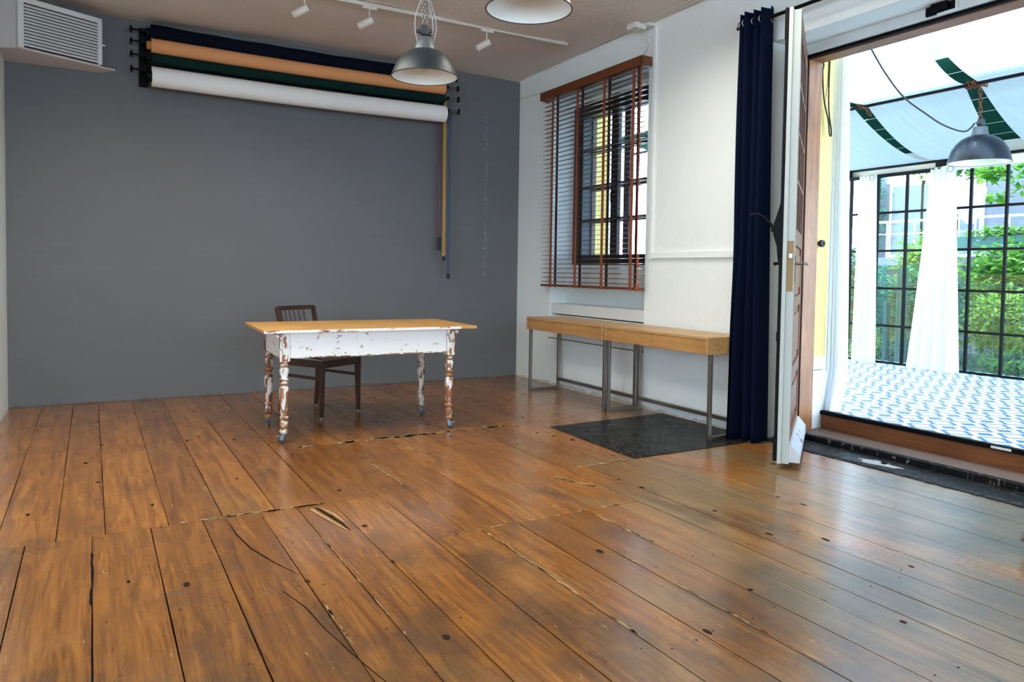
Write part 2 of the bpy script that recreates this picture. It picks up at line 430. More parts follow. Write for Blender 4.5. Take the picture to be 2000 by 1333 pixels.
dd = math_(nt, 'MAXIMUM', math_(nt, 'ABSOLUTE', math_(nt, 'SUBTRACT', math_(nt, 'FRACT', S), .5)), math_(nt, 'ABSOLUTE', math_(nt, 'SUBTRACT', math_(nt, 'FRACT', T), .5)))
coreA = math_(nt, 'LESS_THAN', dd, .31); coreB = math_(nt, 'LESS_THAN', dd, .25)
isblue_even = math_(nt, 'SUBTRACT', 1.0, coreA)
blue = math_(nt, 'ADD', math_(nt, 'MULTIPLY', math_(nt, 'SUBTRACT', 1.0, par), isblue_even), math_(nt, 'MULTIPLY', par, coreB))
nz = noise(nt, coords(nt), 9, 4)
bl = mixc(nt, nz, (.032, .105, .22), (.055, .165, .28))
nt.links.new(mixc(nt, blue, (.80, .81, .82), bl), b.inputs['Base Color']); b.inputs['Roughness'].default_value = .45
M_shade = flat('oxidised_steel_shade', (.018, .024, .027), .42, .0, .35, 10, spec=.3)
M_shadedark = flat('dark_blue_enamel', (.007, .010, .020), .26, .0, .3, 8)
M_enamel = flat('white_enamel', (.80, .80, .74), .25, 0, .05, 5)
M_rim = flat('dark_rim', (.02, .02, .02), .5)
M_neck = flat('cast_grey_neck', (.13, .15, .165), .5, .5, .3, 25, .3, 60)
M_bakelite = flat('dark_grey_bakelite', (.030, .034, .038), .5, 0, .3, 12)
M_bulb = glass('bulb_glass', (.97, .97, .97))
M_stripecord, nt, b = new_mat('blue_white_textile_cable')
wv = N(nt, 'ShaderNodeTexWave', wave_type='BANDS', bands_direction='Z'); wv.inputs['Scale'].default_value = 32
nt.links.new(coords(nt), wv.inputs[0])
nt.links.new(ramp(nt, wv.outputs[0], [(.42, (.05, .06, .08)), (.58, (.72, .74, .74))]), b.inputs['Base Color']); b.inputs['Roughness'].default_value = .8
M_rust = flat('rusty_chain', (.16, .055, .028), .8, .3, .4, 60)
M_cable = flat('black_rubber_cable', (.012, .012, .015), .6)
M_pvc = flat('white_pvc', (.68, .66, .60), .5, 0, .05)
M_trackw = flat('white_track', (.55, .50, .43), .45)
M_spot = flat('white_spot_body', (.58, .53, .46), .4)
M_vent = flat('white_vent_metal', (.62, .64, .62), .4, 0, .04)
M_ductpl = plaster('duct_plaster', (.60, .55, .52), .2)[0]
M_paperN = flat('navy_paper', (.003, .004, .011), .9, spec=.08)
M_paperO = flat('peach_paper', (.62, .265, .10), .8, 0, .05, 3)
M_paperG = flat('dark_green_paper', (.004, .020, .016), .9, spec=.08)
M_paperW = flat('white_paper', (.74, .72, .68), .8, 0, .03, 3)
M_tan = flat('cardboard_core', (.45, .20, .06), .8)
def beads(name, a, bcol):
    m, nt, b = new_mat(name)
    wv = N(nt, 'ShaderNodeTexWave', wave_type='BANDS', bands_direction='Z'); wv.inputs['Scale'].default_value = 17
    nt.links.new(coords(nt), wv.inputs[0])
    nt.links.new(ramp(nt, wv.outputs[0], [(.38, bcol), (.5, a)]), b.inputs['Base Color']); b.inputs['Roughness'].default_value = .4
    return m
M_chR = beads('red_chain', (.15, .018, .010), (.008, .004, .004))
M_chY = beads('yellow_chain', (.55, .30, .03), (.28, .14, .015))
M_chB = beads('blue_chain', (.035, .065, .17), (.008, .010, .02))
M_sticker = flat('white_paper_sticker', (.74, .76, .80), .6, 0, .25, 40)
M_ground = flat('garden_soil_and_grass', (.03, .06, .014), .9, 0, .5, 3)
M_facade = flat('pale_grey_facade', (.15, .15, .165), .85, 0, .06, 2)
M_facadew = flat('white_facade_trim', (.82, .82, .83), .7)
M_win_dark = flat('reflective_window', (.08, .11, .16), .15, 0, .2, 2)
M_curt_b = flat('pale_blue_drape', (.26, .30, .38), .8)
M_fence = flat('green_coated_steel', (.005, .07, .058), .45, 0, .1)
M_planter = flat('dark_green_planter', (.03, .10, .08), .7)
M_bark = flat('brown_bark', (.05, .03, .022), .9)
def leafmat(name, a, b_):
    m, nt, b = new_mat(name)
    tr = N(nt, 'ShaderNodeBsdfTranslucent'); df = N(nt, 'ShaderNodeBsdfDiffuse')
    cc = mixc(nt, smooth(nt, noise(nt, coords(nt), 7, 2), .35, .65), a, b_); nt.links.new(cc, tr.inputs[0]); nt.links.new(cc, df.inputs[0])
    mx = N(nt, 'ShaderNodeMixShader'); mx.inputs[0].default_value = .4
    nt.links.new(df.outputs[0], mx.inputs[1]); nt.links.new(tr.outputs[0], mx.inputs[2]); nt.links.new(mx.outputs[0], nt.nodes['Material Output'].inputs[0])
    return m
M_leafA = leafmat('fresh_green_leaves', (.06, .20, .028), (.24, .44, .06))
M_leafB = leafmat('bluish_green_leaves', (.02, .13, .07), (.09, .28, .14))
M_leafC = leafmat('yellow_green_leaves', (.15, .32, .035), (.40, .55, .12))
M_flower = flat('white_blossom', (.85, .85, .84), .8)

# ------------------------------------------------------------------ dimensions
R, D, L, H = 4.20, 7.26, -0.60, 3.315
BACK, WING = -3.5, -3.2
WO = 4.82                                   # outer face of the right wall
WY0, WY1, WZ0, WZ1 = 5.04, 6.57, 0.50, 2.985    # window recess
DY0, DY1, DZ1 = 1.72, 3.70, 2.83                # door opening
ZT = 0.167                                  # terrace level

# ------------------------------------------------------------------ floor
random.seed(7)
fb = MB()
fb.add([(WING, BACK, -.014), (R + .02, BACK, -.014), (R + .02, D + .05, -.014), (WING, D + .05, -.014)], [(0, 1, 2, 3)], 1, c=.001)
def board(x0, x1, y0, y1):
    g = random.uniform(.0012, .0028); ge = .0015
    a, bb = x0 + g, x1 - g
    n = max(1, int((y1 - y0) / .5)); w1 = [random.uniform(-.0012, .0012) for _ in range(n + 1)]; w2 = [random.uniform(-.0012, .0012) for _ in range(n + 1)]
    cval = random.uniform(.02, .99)
    dz = random.uniform(-.0012, .0)
    top = []; 
    for i in range(n + 1):
        y = y0 + ge + (y1 - y0 - 2 * ge) * i / n
        top += [(a + w1[i], y, dz), (bb + w2[i], y, dz), (a + w1[i], y, -.014), (bb + w2[i], y, -.014)]
    fs = []
    for i in range(n):
        p = i * 4; q = p + 4
        fs += [(p, p + 1, q + 1, q), (p + 2, p, q, q + 2), (p + 1, p + 3, q + 3, q + 1)]
    fs += [(1, 0, 2, 3), (n * 4, n * 4 + 1, n * 4 + 3, n * 4 + 2)]
    fb.add(top, fs, 0, False, cval)
def joint(x): return 3.66 if x < 1.30 else (2.96 if x < 2.46 else 3.66)
far = [-.60, -.36, -.14, .045, .30, .535, .775, 1.02, 1.30, 1.475, 1.75, 2.07, 2.27, 2.46, 2.72, 3.02, 3.32, 3.61, 3.92, 4.22]
near = [-.60, -.25, -.006, .224, .444, .698, .873, 1.05, 1.30, 1.54, 1.735, 1.92, 2.13, 2.31, 2.46, 2.62, 2.80, 3.01, 3.28, 3.54, 3.90, 4.22]
for a, bb in zip(far[:-1], far[1:]):
    x = (a + bb) / 2; j = joint(x)
    if 1.2 < x < 2.75:
        board(a, bb, j, 4.90); board(a, bb, 4.90, D + .04)
    elif 2.75 < x < 3.02:
        board(a, bb, j, 4.42); board(a, bb, 4.42, D + .04)
    else: board(a, bb, j, D + .04)
for a, bb in zip(near[:-1], near[1:]):
    x = (a + bb) / 2
    c0 = random.uniform(-1.2, -.2)
    board(a, bb, c0, joint(x)); board(a, bb, BACK, c0)
xs = [WING + .2 * i for i in range(14)]
for a, bb in zip(xs[:-1], xs[1:]): board(a, min(bb, -.6), BACK, 4.5)
def ribbon(pts, w, m, z=.0009):
    vs = []; n = len(pts)
    for i, (x, y) in enumerate(pts):
        x2, y2 = pts[min(i + 1, n - 1)]; x1, y1 = pts[max(i - 1, 0)]
        l = math.hypot(x2 - x1, y2 - y1) or 1; nx, ny = -(y2 - y1) / l, (x2 - x1) / l
        ww = w[i] if isinstance(w, (list, tuple)) else w * (.25 if i in (0, n - 1) else random.uniform(.7, 1.2))
        vs += [(x + nx * ww / 2, y + ny * ww / 2, z), (x - nx * ww / 2, y - ny * ww / 2, z)]
    fb.add(vs, [(2 * i, 2 * i + 1, 2 * i + 3, 2 * i + 2) for i in range(n - 1)], m, c=.5)
def line(p, q, n=8, wob=.004):
    return [(p[0] + (q[0] - p[0]) * i / n + random.uniform(-wob, wob), p[1] + (q[1] - p[1]) * i / n + random.uniform(-wob, wob)) for i in range(n + 1)]
# splintered gouge, cracks and raw chips copied from their places in the photograph
ribbon([(.93, 3.60), (.955, 3.45), (.985, 3.30), (1.00, 3.22)], [.020, .016, .010, .003], 2)
ribbon([(.955, 3.61), (.985, 3.45), (1.005, 3.32), (1.012, 3.22)], [.008, .013, .008, .003], 1, .0013)
ribbon([(.975, 3.60), (1.005, 3.47), (1.018, 3.33)], [.008, .016, .004], 2, .0016)
ribbon([(.545, 3.58), (.55, 3.40), (.575, 3.20), (.63, 3.0), (.69, 2.83)], [.002, .006, .007, .005, .002], 1)
ribbon([(.60, 2.72), (.64, 2.55), (.66, 2.35), (.70, 2.10), (.74, 1.9)], [.002, .005, .003, .003, .002], 1)
def dash(p, q, w_, n):
    for _ in range(n):
        t = random.random(); l = random.uniform(.02, .12) / max(.2, math.hypot(q[0] - p[0], q[1] - p[1])); t2 = min(1, t + l)
        a_ = (p[0] + (q[0] - p[0]) * t, p[1] + (q[1] - p[1]) * t); c_ = (p[0] + (q[0] - p[0]) * t2, p[1] + (q[1] - p[1]) * t2)
        o_ = random.uniform(-.3, .3) * w_
        pts_ = line((a_[0] + o_, a_[1] + o_), (c_[0] + o_, c_[1] + o_), 4, .0015); ww = w_ * random.uniform(.3, 1.0)
        ribbon(pts_, [ww * .2, ww * .8, ww, ww * .6, ww * .1], 2)
dash((.34, 3.668), (1.0, 3.655), .026, 40); dash((2.5, 3.66), (3.0, 3.66), .024, 14); dash((1.32, 2.965), (2.4, 2.965), .012, 20); dash((1.75, 4.75), (1.95, 4.2), .018, 16); dash((2.3, 3.6), (2.42, 3.25), .022, 16); dash((2.12, 3.5), (2.2, 3.0), .012, 10); dash((1.4, 4.905), (2.28, 4.895), .055, 60); dash((1.16, 4.90), (1.30, 4.90), .04, 6); dash((2.30, 4.90), (2.75, 4.91), .045, 24)
dash((2.135, 2.93), (2.14, 2.4), .018, 14); dash((1.548, 2.93), (1.545, 1.85), .013, 30); dash((1.928, 2.4), (1.935, 1.3), .009, 18); dash((.703, 2.7), (.709, 2.1), .009, 10)
dash((1.475, 4.3), (1.482, 3.75), .012, 10); dash((2.62, 1.9), (2.63, 1.35), .006, 8); dash((3.012, 2.0), (3.018, 1.7), .008, 5); dash((.874, 3.2), (.876, 2.2), .006, 10); dash((2.315, 2.7), (2.312, 1.6), .006, 12)
ribbon(line((-.006, 3.45), (-.008, 2.9), 16, .003), .009, 1)
for _ in range(70):                               # knots
    x, y = random.uniform(-.4, 4.0), random.uniform(.9, 6.8)
    a, bb = random.uniform(.006, .014), random.uniform(.010, .024)
    fb.add([(x + a * cos(t * pi / 5), y + bb * sin(t * pi / 5), .0006) for t in range(10)], [tuple(range(10))], 3, c=.5)
for xs_ in near[1:-1]:                            # nail heads along the joists
    for jy in (1.25, 1.75, 2.25, 2.72, 3.2, 3.62):
        for dx in (-.035, .04):
            if random.random() < .62:
                x, y = xs_ + dx + random.uniform(-.012, .012), jy + random.uniform(-.03, .03); a = random.uniform(.0025, .0048)
                fb.add([(x + a * cos(t * pi / 4), y + a * sin(t * pi / 4), .0006) for t in range(8)], [tuple(range(8))], 3, c=.5)
for _ in range(150):                              # flecks of raw wood
    x, y = random.uniform(-.3, 3.6), random.uniform(1.0, 5.5)
    l = random.uniform(.008, .05); w_ = random.uniform(.0012, .005)
    ribbon([(x, y), (x + random.uniform(-.004, .004), y + l / 2), (x + random.uniform(-.008, .008), y + l)], [w_ * .3, w_, w_ * .2], 2)
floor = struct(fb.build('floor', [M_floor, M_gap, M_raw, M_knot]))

# ------------------------------------------------------------------ walls and ceiling
b_ = MB(); b_.box(L - .3, R + .6, D, D + .25, -.02, H + .05)
o = struct(b_.build('wall_back', M_grey))
b_ = MB(); b_.box(L - .25, L, 4.5, D, -.02, H + .05); b_.box(WING, L - .25, 4.5, 4.7, -.02, H + .05)
struct(b_.build('wall_left', M_white))
b_ = MB()                                          # unseen left wing, added with openings to light the right wall
b_.box(WING - .25, WING, BACK, -2.3, -.02, H); b_.box(WING - .25, WING, 1.1, 4.5, -.02, H); b_.box(WING - .25, WING, -2.3, 1.1, -.02, .8); b_.box(WING - .25, WING, -2.3, 1.1, 2.7, H)
struct(b_.build('wall_wing', M_white))
b_ = MB()
b_.box(WING - .25, -.2, BACK - .25, BACK, -.02, H); b_.box(3.4, R + .6, BACK - .25, BACK, -.02, H); b_.box(-.2, 3.4, BACK - .25, BACK, -.02, .8); b_.box(-.2, 3.4, BACK - .25, BACK, 2.7, H)
struct(b_.build('wall_front', M_white))
WX = 4.70
b_ = MB()
b_.box(R, WX, WY1, D + .2, -.02, H + .05)                    # beyond the window
b_.box(R, WX, DY1, WY0, -.02, H + .05)                       # pier between window and door
b_.box(R, WX, BACK - .2, DY0, -.02, H + .05)
b_.box(R, WX, WY0, WY1, -.02, WZ0)                           # below the niche
b_.box(R + .004, R + .21, WY0, WY1, WZ0, .738)
b_.box(R + .20, WX, WY0, WY1, WZ0, 1.20)                     # thin parapet
b_.add([(R + .20, WY0, 1.06), (R + .20, WY1, 1.06), (R + .27, WY1, 1.262), (R + .27, WY0, 1.262), (WX, WY1, 1.262), (WX, WY0, 1.262)], [(0, 1, 2, 3), (3, 2, 4, 5)], 0)
b_.box(R, WX, WY0, WY1, WZ1, H + .05)
b_.box(R, WX, DY0, DY1, DZ1, H + .05)
b_.box(R + .27, WX, WY0, WY1, 2.92, WZ1 + .01)
struct(b_.build('wall_right', M_white))
# small cove where wall and ceiling meet
b_ = MB()
for (y0, y1) in ((BACK, D),):
    b_.add([(R - .03, y0, H), (R - .010, y0, H - .010), (R, y0, H - .03), (R - .03, y1, H), (R - .010, y1, H - .010), (R, y1, H - .03)], [(0, 1, 4, 3), (1, 2, 5, 4)], 0, True)
struct(b_.build('trim_1', M_white))
# yellow outside face
b_ = MB(); YX = WX
b_.box(YX, WO, WY1 - .03, 9.0, -.3, 4.2); b_.box(YX, WO, DY1 + .02, WY0 + .03, -.3, 4.2); b_.box(YX, WO, BACK, DY0 - .02, -.3, 4.2)
b_.box(4.713, 4.87, 6.505, 6.60, 1.2, 2.95); b_.box(YX, WO, WY0 + .03, WY1 - .03, -.3, 1.25); b_.box(YX, WO, WY0 + .03, WY1 - .03, 2.9, 4.2); b_.box(YX, WO, DY0 - .02, DY1 + .02, 2.86, 4.2)
struct(b_.build('wall_exterior', M_yellow))
b_ = MB()
def wob_ceiling(u, v):
    x = WING - .2 + u * (R + .6 - WING); y = BACK - .2 + v * (D + .4 - BACK)
    return (x, y, H + .006 * sin(3.1 * x + 1.3 * y) + .005 * sin(5.3 * y - 2.2 * x))
b_.grid(wob_ceiling, 60, 80)
b_.box(WING - .25, WO, BACK - .25, D + .25, H + .06, H + .3)
struct(b_.build('ceiling', M_ceil))

# ledge board in the niche under the window, panel line under the desks
b_ = MB(); b_.box(R + .012, R + .20, WY0 + .002, WY1 - .002, .752, .858)
struct(b_.build('trim_2', M_creamsmooth, bevel=.004))
b_ = MB(); b_.box(R - .006, R + .004, WY0 - .01, WY1 + .01, WZ0 - .012, WZ0 - .002)
struct(b_.build('trim_3', flat('panel_seam', (.18, .16, .14), .9)))
# ragged plaster foot along the floor
random.seed(3)
b_ = MB()
pts = []
y = D
while y > DY1 + .1:
    pts.append((y, random.uniform(.012, .034), random.uniform(.004, .02))); y -= random.uniform(.03, .08)
for (ya, ha, wa), (yb, hb, wb) in zip(pts[:-1], pts[1:]):
    b_.add([(R, ya, ha), (R, yb, hb), (R - wb, yb, .001), (R - wa, ya, .001)], [(0, 1, 2, 3)], 0)
struct(b_.build('baseboard_right', flat('crumbled_plaster', (.50, .43, .35), .95, 0, .5, 40, .6, 60)))
b_ = MB(); pts = []; x = L
while x < R:
    pts.append((x, random.uniform(.006, .022), random.uniform(.003, .010))); x += random.uniform(.02, .07)
for (ya, ha, wa), (yb, hb, wb) in zip(pts[:-1], pts[1:]):
    b_.add([(ya, D, ha), (yb, D, hb), (yb, D - wb, .001), (ya, D - wa, .001)], [(3, 2, 1, 0)], 0)
struct(b_.build('baseboard_back', flat('grey_crumbled_plaster', (.10, .10, .10), .95, 0, .5, 30, .5, 60)))

# ------------------------------------------------------------------ window 1: double casement in the right wall
win = bpy.data.objects.new('window_1', None); COL.objects.link(win); win.location = (R + .27, (WY0 + WY1) / 2, 1.262)
struct(win)
wx, wy, wz = win.location
def part(mb, name, mats, root, bevel=0, **k):
    l = root.location
    for i, p in enumerate(mb.v): mb.v[i] = (p[0] - l[0], p[1] - l[1], p[2] - l[2])
    return mb.build(name, mats, root, bevel, **k)
ROWS = [1.33, 1.72, 2.065, 2.45, 2.80]
def sash(mb, x0, x1, y0, y1, z0, z1, st, rows, m=0):
    mb.box(x0, x1, y0, y0 + st, z0, z1, m); mb.box(x0, x1, y1 - st, y1, z0, z1, m)
    mb.box(x0, x1, y0 + st, y1 - st, z0, z0 + st, m); mb.box(x0, x1, y0 + st, y1 - st, z1 - st, z1, m)
    for r in rows: mb.box(x0, x1, y0 + st, y1 - st, r - .014, r + .014, m)
mb = MB()
XI = R + .275
mb.box(XI, XI + .06, WY0, WY0 + .06, 1.262, 2.92); mb.box(XI, XI + .06, WY1 - .06, WY1, 1.262, 2.92)
mb.box(XI, XI + .06, WY0 + .06, WY1 - .06, 1.262, 1.31); mb.box(XI, XI + .06, WY0 + .06, WY1 - .06, 2.84, 2.92)
part(mb, 'window_frame', M_winframe, win, .004)
for (ya, yb) in ((5.10, 5.87), (5.87, 6.51)):
    mb = MB(); sash(mb, XI + .005, XI + .05, ya, yb, 1.31, 2.84, .055, ROWS[1:4]); part(mb, 'inner_casement', M_winframe, win, .003)
    mb = MB(); mb.box(XI + .025, XI + .029, ya + .05, yb - .05, 1.36, 2.79); part(mb, 'pane', M_glass, win)
mb = MB()
mb.box(XI + .06, 4.64, WY1 - .09, WY1 - .03, 1.262, 2.92); mb.box(XI + .06, 4.64, WY0 + .03, WY0 + .06, 1.262, 2.92)
part(mb, 'side_lining', M_winbox, win)
for (ya, yb) in ((5.10, 5.88), (5.88, 6.50)):
    mb = MB(); sash(mb, 4.64, 4.69, ya, yb, 1.30, 2.86, .045, ROWS[1:4]); part(mb, 'outer_casement', M_winbrown, win, .003)
mb = MB(); mb.box(4.692, 4.712, 6.495, 6.545, 1.28, 2.9); mb.box(4.87, 4.90, 6.48, 6.56, 1.2, 2.95); part(mb, 'outer_edge', M_winwhite, win)
mb = MB(); mb.box(R + .285, R + .30, 5.86, 5.885, 1.9, 2.02); mb.bar((R + .25, 5.872, 1.97), (R + .25, 5.872, 1.88), .014, .014); mb.bar((R + .28, 5.872, 1.97), (R + .245, 5.872, 1.97), .014, .014)
part(mb, 'window_handle', M_black, win)

# ------------------------------------------------------------------ venetian blind
bl = thing('venetian_blind', 'dark red wooden venetian blind with rust brown tapes hanging before the window', 'blind', (R - .06, 5.82, 1.03))
mb = MB(); BX = R - .075
mb.box(R - .125, R - .035, 4.985, 6.600, 2.965, 3.03); mb.box(R - .135, R - .125, 4.978, 6.610, 2.955, 3.035); mb.box(R - .135, R - .02, 4.978, 4.985, 2.955, 3.035); mb.box(R - .135, R - .02, 6.600, 6.610, 2.955, 3.035)
part(mb, 'head_rail', M_headrail, bl, .003)
mb = MB(); nsl = 42; z0, z1 = 1.085, 2.935
for i in range(nsl):
    z = z0 + (z1 - z0) * i / (nsl - 1); t = .0012; tl = .003
    for sg in (1,):
        mb.add([(BX - .025, 4.985, z - tl), (BX, 4.985, z + .001), (BX + .025, 4.985, z + tl), (BX - .025, 6.595, z - tl), (BX, 6.595, z + .001), (BX + .025, 6.595, z + tl),
                (BX - .025, 4.985, z - tl + 2 * t), (BX, 4.985, z + .001 + 2 * t), (BX + .025, 4.985, z + tl + 2 * t), (BX - .025, 6.595, z - tl + 2 * t), (BX, 6.595, z + .001 + 2 * t), (BX + .025, 6.595, z + tl + 2 * t)],
               [(0, 1, 4, 3), (1, 2, 5, 4), (6, 9, 10, 7), (7, 10, 11, 8), (0, 3, 9, 6), (2, 8, 11, 5), (0, 6, 7, 1), (1, 7, 8, 2), (3, 4, 10, 9), (4, 5, 11, 10)], 0)
part(mb, 'slats', M_blind, bl)
mb = MB(); mb.box(BX - .028, BX + .028, 4.98, 6.597, 1.035, 1.058); part(mb, 'bottom_rail', M_headrail, bl, .003)
for yt in (6.405, 5.965, 5.535, 5.112):
    mb = MB(); mb.box(BX - .0305, BX - .0285, yt - .019, yt + .019, 1.03, 2.965); part(mb, 'ladder_tape', M_tape, bl)
    mb = MB(); mb.box(BX + .0285, BX + .0305, yt - .019, yt + .019, 1.03, 2.965); part(mb, 'back_tape', M_tapeback, bl)
for dy, zb in ((0, 1.10), (.012, 1.30), (.028, 1.085)):
    mb = MB(); mb.tube([(BX - .036, 4.998 + dy, 2.96), (BX - .038, 4.994 + dy, 2.2), (BX - .036, 4.99 + dy, zb)], .0022, 6); c_ = part(mb, 'pull_cord', M_cord, bl)
    mb = MB(); mb.lathe([(.003, .0), (.006, -.01), (.011, -.045), (.009, -.055), (.002, -.06)], (BX - .036 - bl.location[0], 4.99 + dy - bl.location[1], zb - bl.location[2]), 10); mb.build('tassel', M_cord, c_)

# ------------------------------------------------------------------ cables and trunking on the right wall
ct = thing('cable_trunking', 'white painted cable trunking rising beside the blind and running along the wall', 'cable trunking', (R - .01, 4.95, 1.30))
mb = MB(); mb.box(R - .018, R - .0005, 4.935, 4.975, 1.30, H - .03); part(mb, 'upright_run', M_white, ct, .003)
mb = MB(); mb.box(R - .022, R - .0005, 3.72, 4.975, 1.312, 1.366); part(mb, 'level_run', M_white, ct, .003)
mb = MB(); mb.tube(curve([(R - .01, 7.21, 3.118), (R - .01, 6.70, 3.098), (R - .01, 6.19, 3.086), (R - .01, 5.65, 3.082), (R - .01, 5.16, 3.087), (R - .012, 5.075, 3.11), (R - .012, 5.055, 3.16), (R - .012, 5.06, 3.23), (R - .03, 5.09, 3.285)]), .0055, 8)
ec = thing('wall_cable', 'thin white cable clipped to the wall above the blind', 'cable', (R - .01, 6.0, 3.09))
part(mb, 'cable', M_pvc, ec)
for yy, zz in ((7.2, 3.118), (6.68, 3.098), (6.19, 3.086), (5.65, 3.082), (5.155, 3.087), (5.056, 3.19)):
    mb = MB(); mb.box(R - .02, R, yy - .012, yy + .012, zz - .008, zz + .016); part(mb, 'cable_clip', M_pvc, ec, .002)
jb = thing('junction_box', 'white junction box on the ceiling at the top of the cable trunking', 'junction box', (4.07, 5.06, H))
mb = MB(); mb.box(4.01, 4.13, 5.0, 5.12, H - .05, H); part(mb, 'box_body', M_pvc, jb, .006)
mb = MB(); mb.box(4.10, R - .005, 4.95, 5.01, H - .03, H - .003); part(mb, 'outlet', M_pvc, jb, .004)
mb = MB(); mb.box(4.055, 4.078, 3.0, 5.0, H - .012, H + .0)
tag(mb.build('ceiling_cable_duct', M_trackw), 'thin flat cable duct on the ceiling running from the junction box', 'cable duct')

# ------------------------------------------------------------------ floor panel
mb = MB(); mb.prism([(3.035, 4.715), (3.0, 3.665), (4.195, 3.665), (4.195, 4.76)], -.004, .0035)
tag(mb.build('floor_panel', M_blackpaint, bevel=.0015), 'scuffed black painted square panel set in the floor under the right desk', 'floor panel')

# ------------------------------------------------------------------ desks
def make_desk(name, label, x0, x1, y0, y1):
    t = thing(name, label, 'desk', ((x0 + x1) / 2, (y0 + y1) / 2, 0), 0, 'oak console desks against the white wall')
    hx, hy = (x1 - x0) / 2, (y1 - y0) / 2
    mb = MB(); mb.box(-hx, hx, -hy, hy, .717, .737); mb.box(-hx, hx, -hy, -hy + .02, .615, .717); mb.box(-hx, hx, hy - .02, hy, .615, .717)
    mb.box(-hx + .02, hx, -hy + .02, hy - .02, .615, .63); mb.box(hx - .02, hx, -hy + .02, hy - .02, .63, .717)
    mb.build('desk_top', M_oak, t, .0015)
    for s in (-1, 1):
        mb = MB(); a, bb = sorted((s * .0015, s * (hy - .0215)))
        mb.box(-hx + .001, -hx + .02, a, bb, .6165, .7145); mb.box(-hx + .02, hx - .05, a + .01, bb - .01, .632, .70)
        mb.build('drawer', M_oakfront, t, .001)
    lx, ly, q = hx - .04, hy - .015, .026
    for sx in (-1, 1):
        for sy in (-1, 1):
            mb = MB(); x = sx * (lx - .005); y = sy * ly
            mb.box(x - q / 2, x + q / 2, y - q / 2, y + q / 2, .0, .615); mb.build('leg', M_steel, t, .0015)
    for sy in (-1, 1):
        mb = MB(); y = sy * ly; mb.box(-lx + .02, lx - .02, y - q / 2, y + q / 2, .001, .03); mb.build('floor_bar', M_steel, t, .0015)
    mb = MB(); mb.box(lx - .02, lx + .01, -ly + .015, ly - .015, .085, .115); mb.build('back_bar', M_steel, t, .0015)
    return t
make_desk('console_desk', 'oak desk on steel legs standing under the window, nearer the grey wall', 3.75, 4.172, 5.037, 6.288)
make_desk('console_desk', 'oak desk on steel legs standing partly on the black floor panel by the curtain', 3.755, 4.172, 3.808, 5.013)

# ------------------------------------------------------------------ painted table
tb = thing('farmhouse_table', 'old table with pine top, chipped white painted apron and turned legs on casters', 'table', (1.7325, 5.33, 0), RAD(-2.0))
mb = MB(); mb.box(-.745, .790, -.375, .465, .750, .772)
fsel = mb
mb.build('table_top', M_pine, tb, .004)
mb = MB(); mb.box(-.742, .66, -.3775, -.3745, .7515, .7695); mb.build('painted_edge', M_chipedge, tb)
mb = MB(); mb.box(-.565, .565, -.325, -.300, .577, .749); mb.build('apron', M_chip, tb, .002)
mb = MB(); x_ = -.565
while x_ < .56:
    x2_ = min(.565, x_ + random.uniform(.01, .05)); mb.box(x_, x2_, -.3258, -.300, .5765, .5785 + random.uniform(0, .008)); x_ = x2_
mb.build('worn_edge', M_chipring, tb)
mb = MB(); mb.box(-.565, .565, .300, .325, .577, .749); mb.build('apron', M_chip, tb, .002)
for s in (-1, 1):
    mb = MB(); mb.box(s * .605, s * .628, -.26, .26, .577, .749); mb.build('apron', M_chip, tb, .002)
    mb = MB(); mb.box(s * .632, s * .66, -.30, .30, .722, .749); mb.lathe([(.004, 0), (.013, .006), (.015, .016), (.010, .026), (.008, .034)], (s * .648, -.302, .728), 12, 0, Matrix.Rotation(RAD(90), 3, 'X')); mb.build('cleat', M_chip, tb, .002)
prof = [(.022, .066), (.030, .068), (.033, .076), (.037, .082), (.033, .090), (.027, .094), (.030, .10), (.036, .125), (.033, .150), (.028, .162), (.034, .168), (.037, .176), (.034, .184), (.025, .190), (.028, .198), (.031, .215),
        (.035, .29), (.038, .345), (.037, .372), (.033, .384), (.027, .388), (.034, .394), (.0385, .402), (.034, .41), (.027, .416), (.026, .421), (.034, .425), (.038, .432), (.033, .439), (.028, .446), (.034, .47), (.038, .492), (.036, .505), (.029, .512),
        (.034, .517), (.039, .525), (.034, .533), (.028, .538), (.036, .544), (.038, .549), (.034, .556)]
prof = [(max(.019, r - .0075) if r < .03 else r - .0065, z) for r, z in prof]
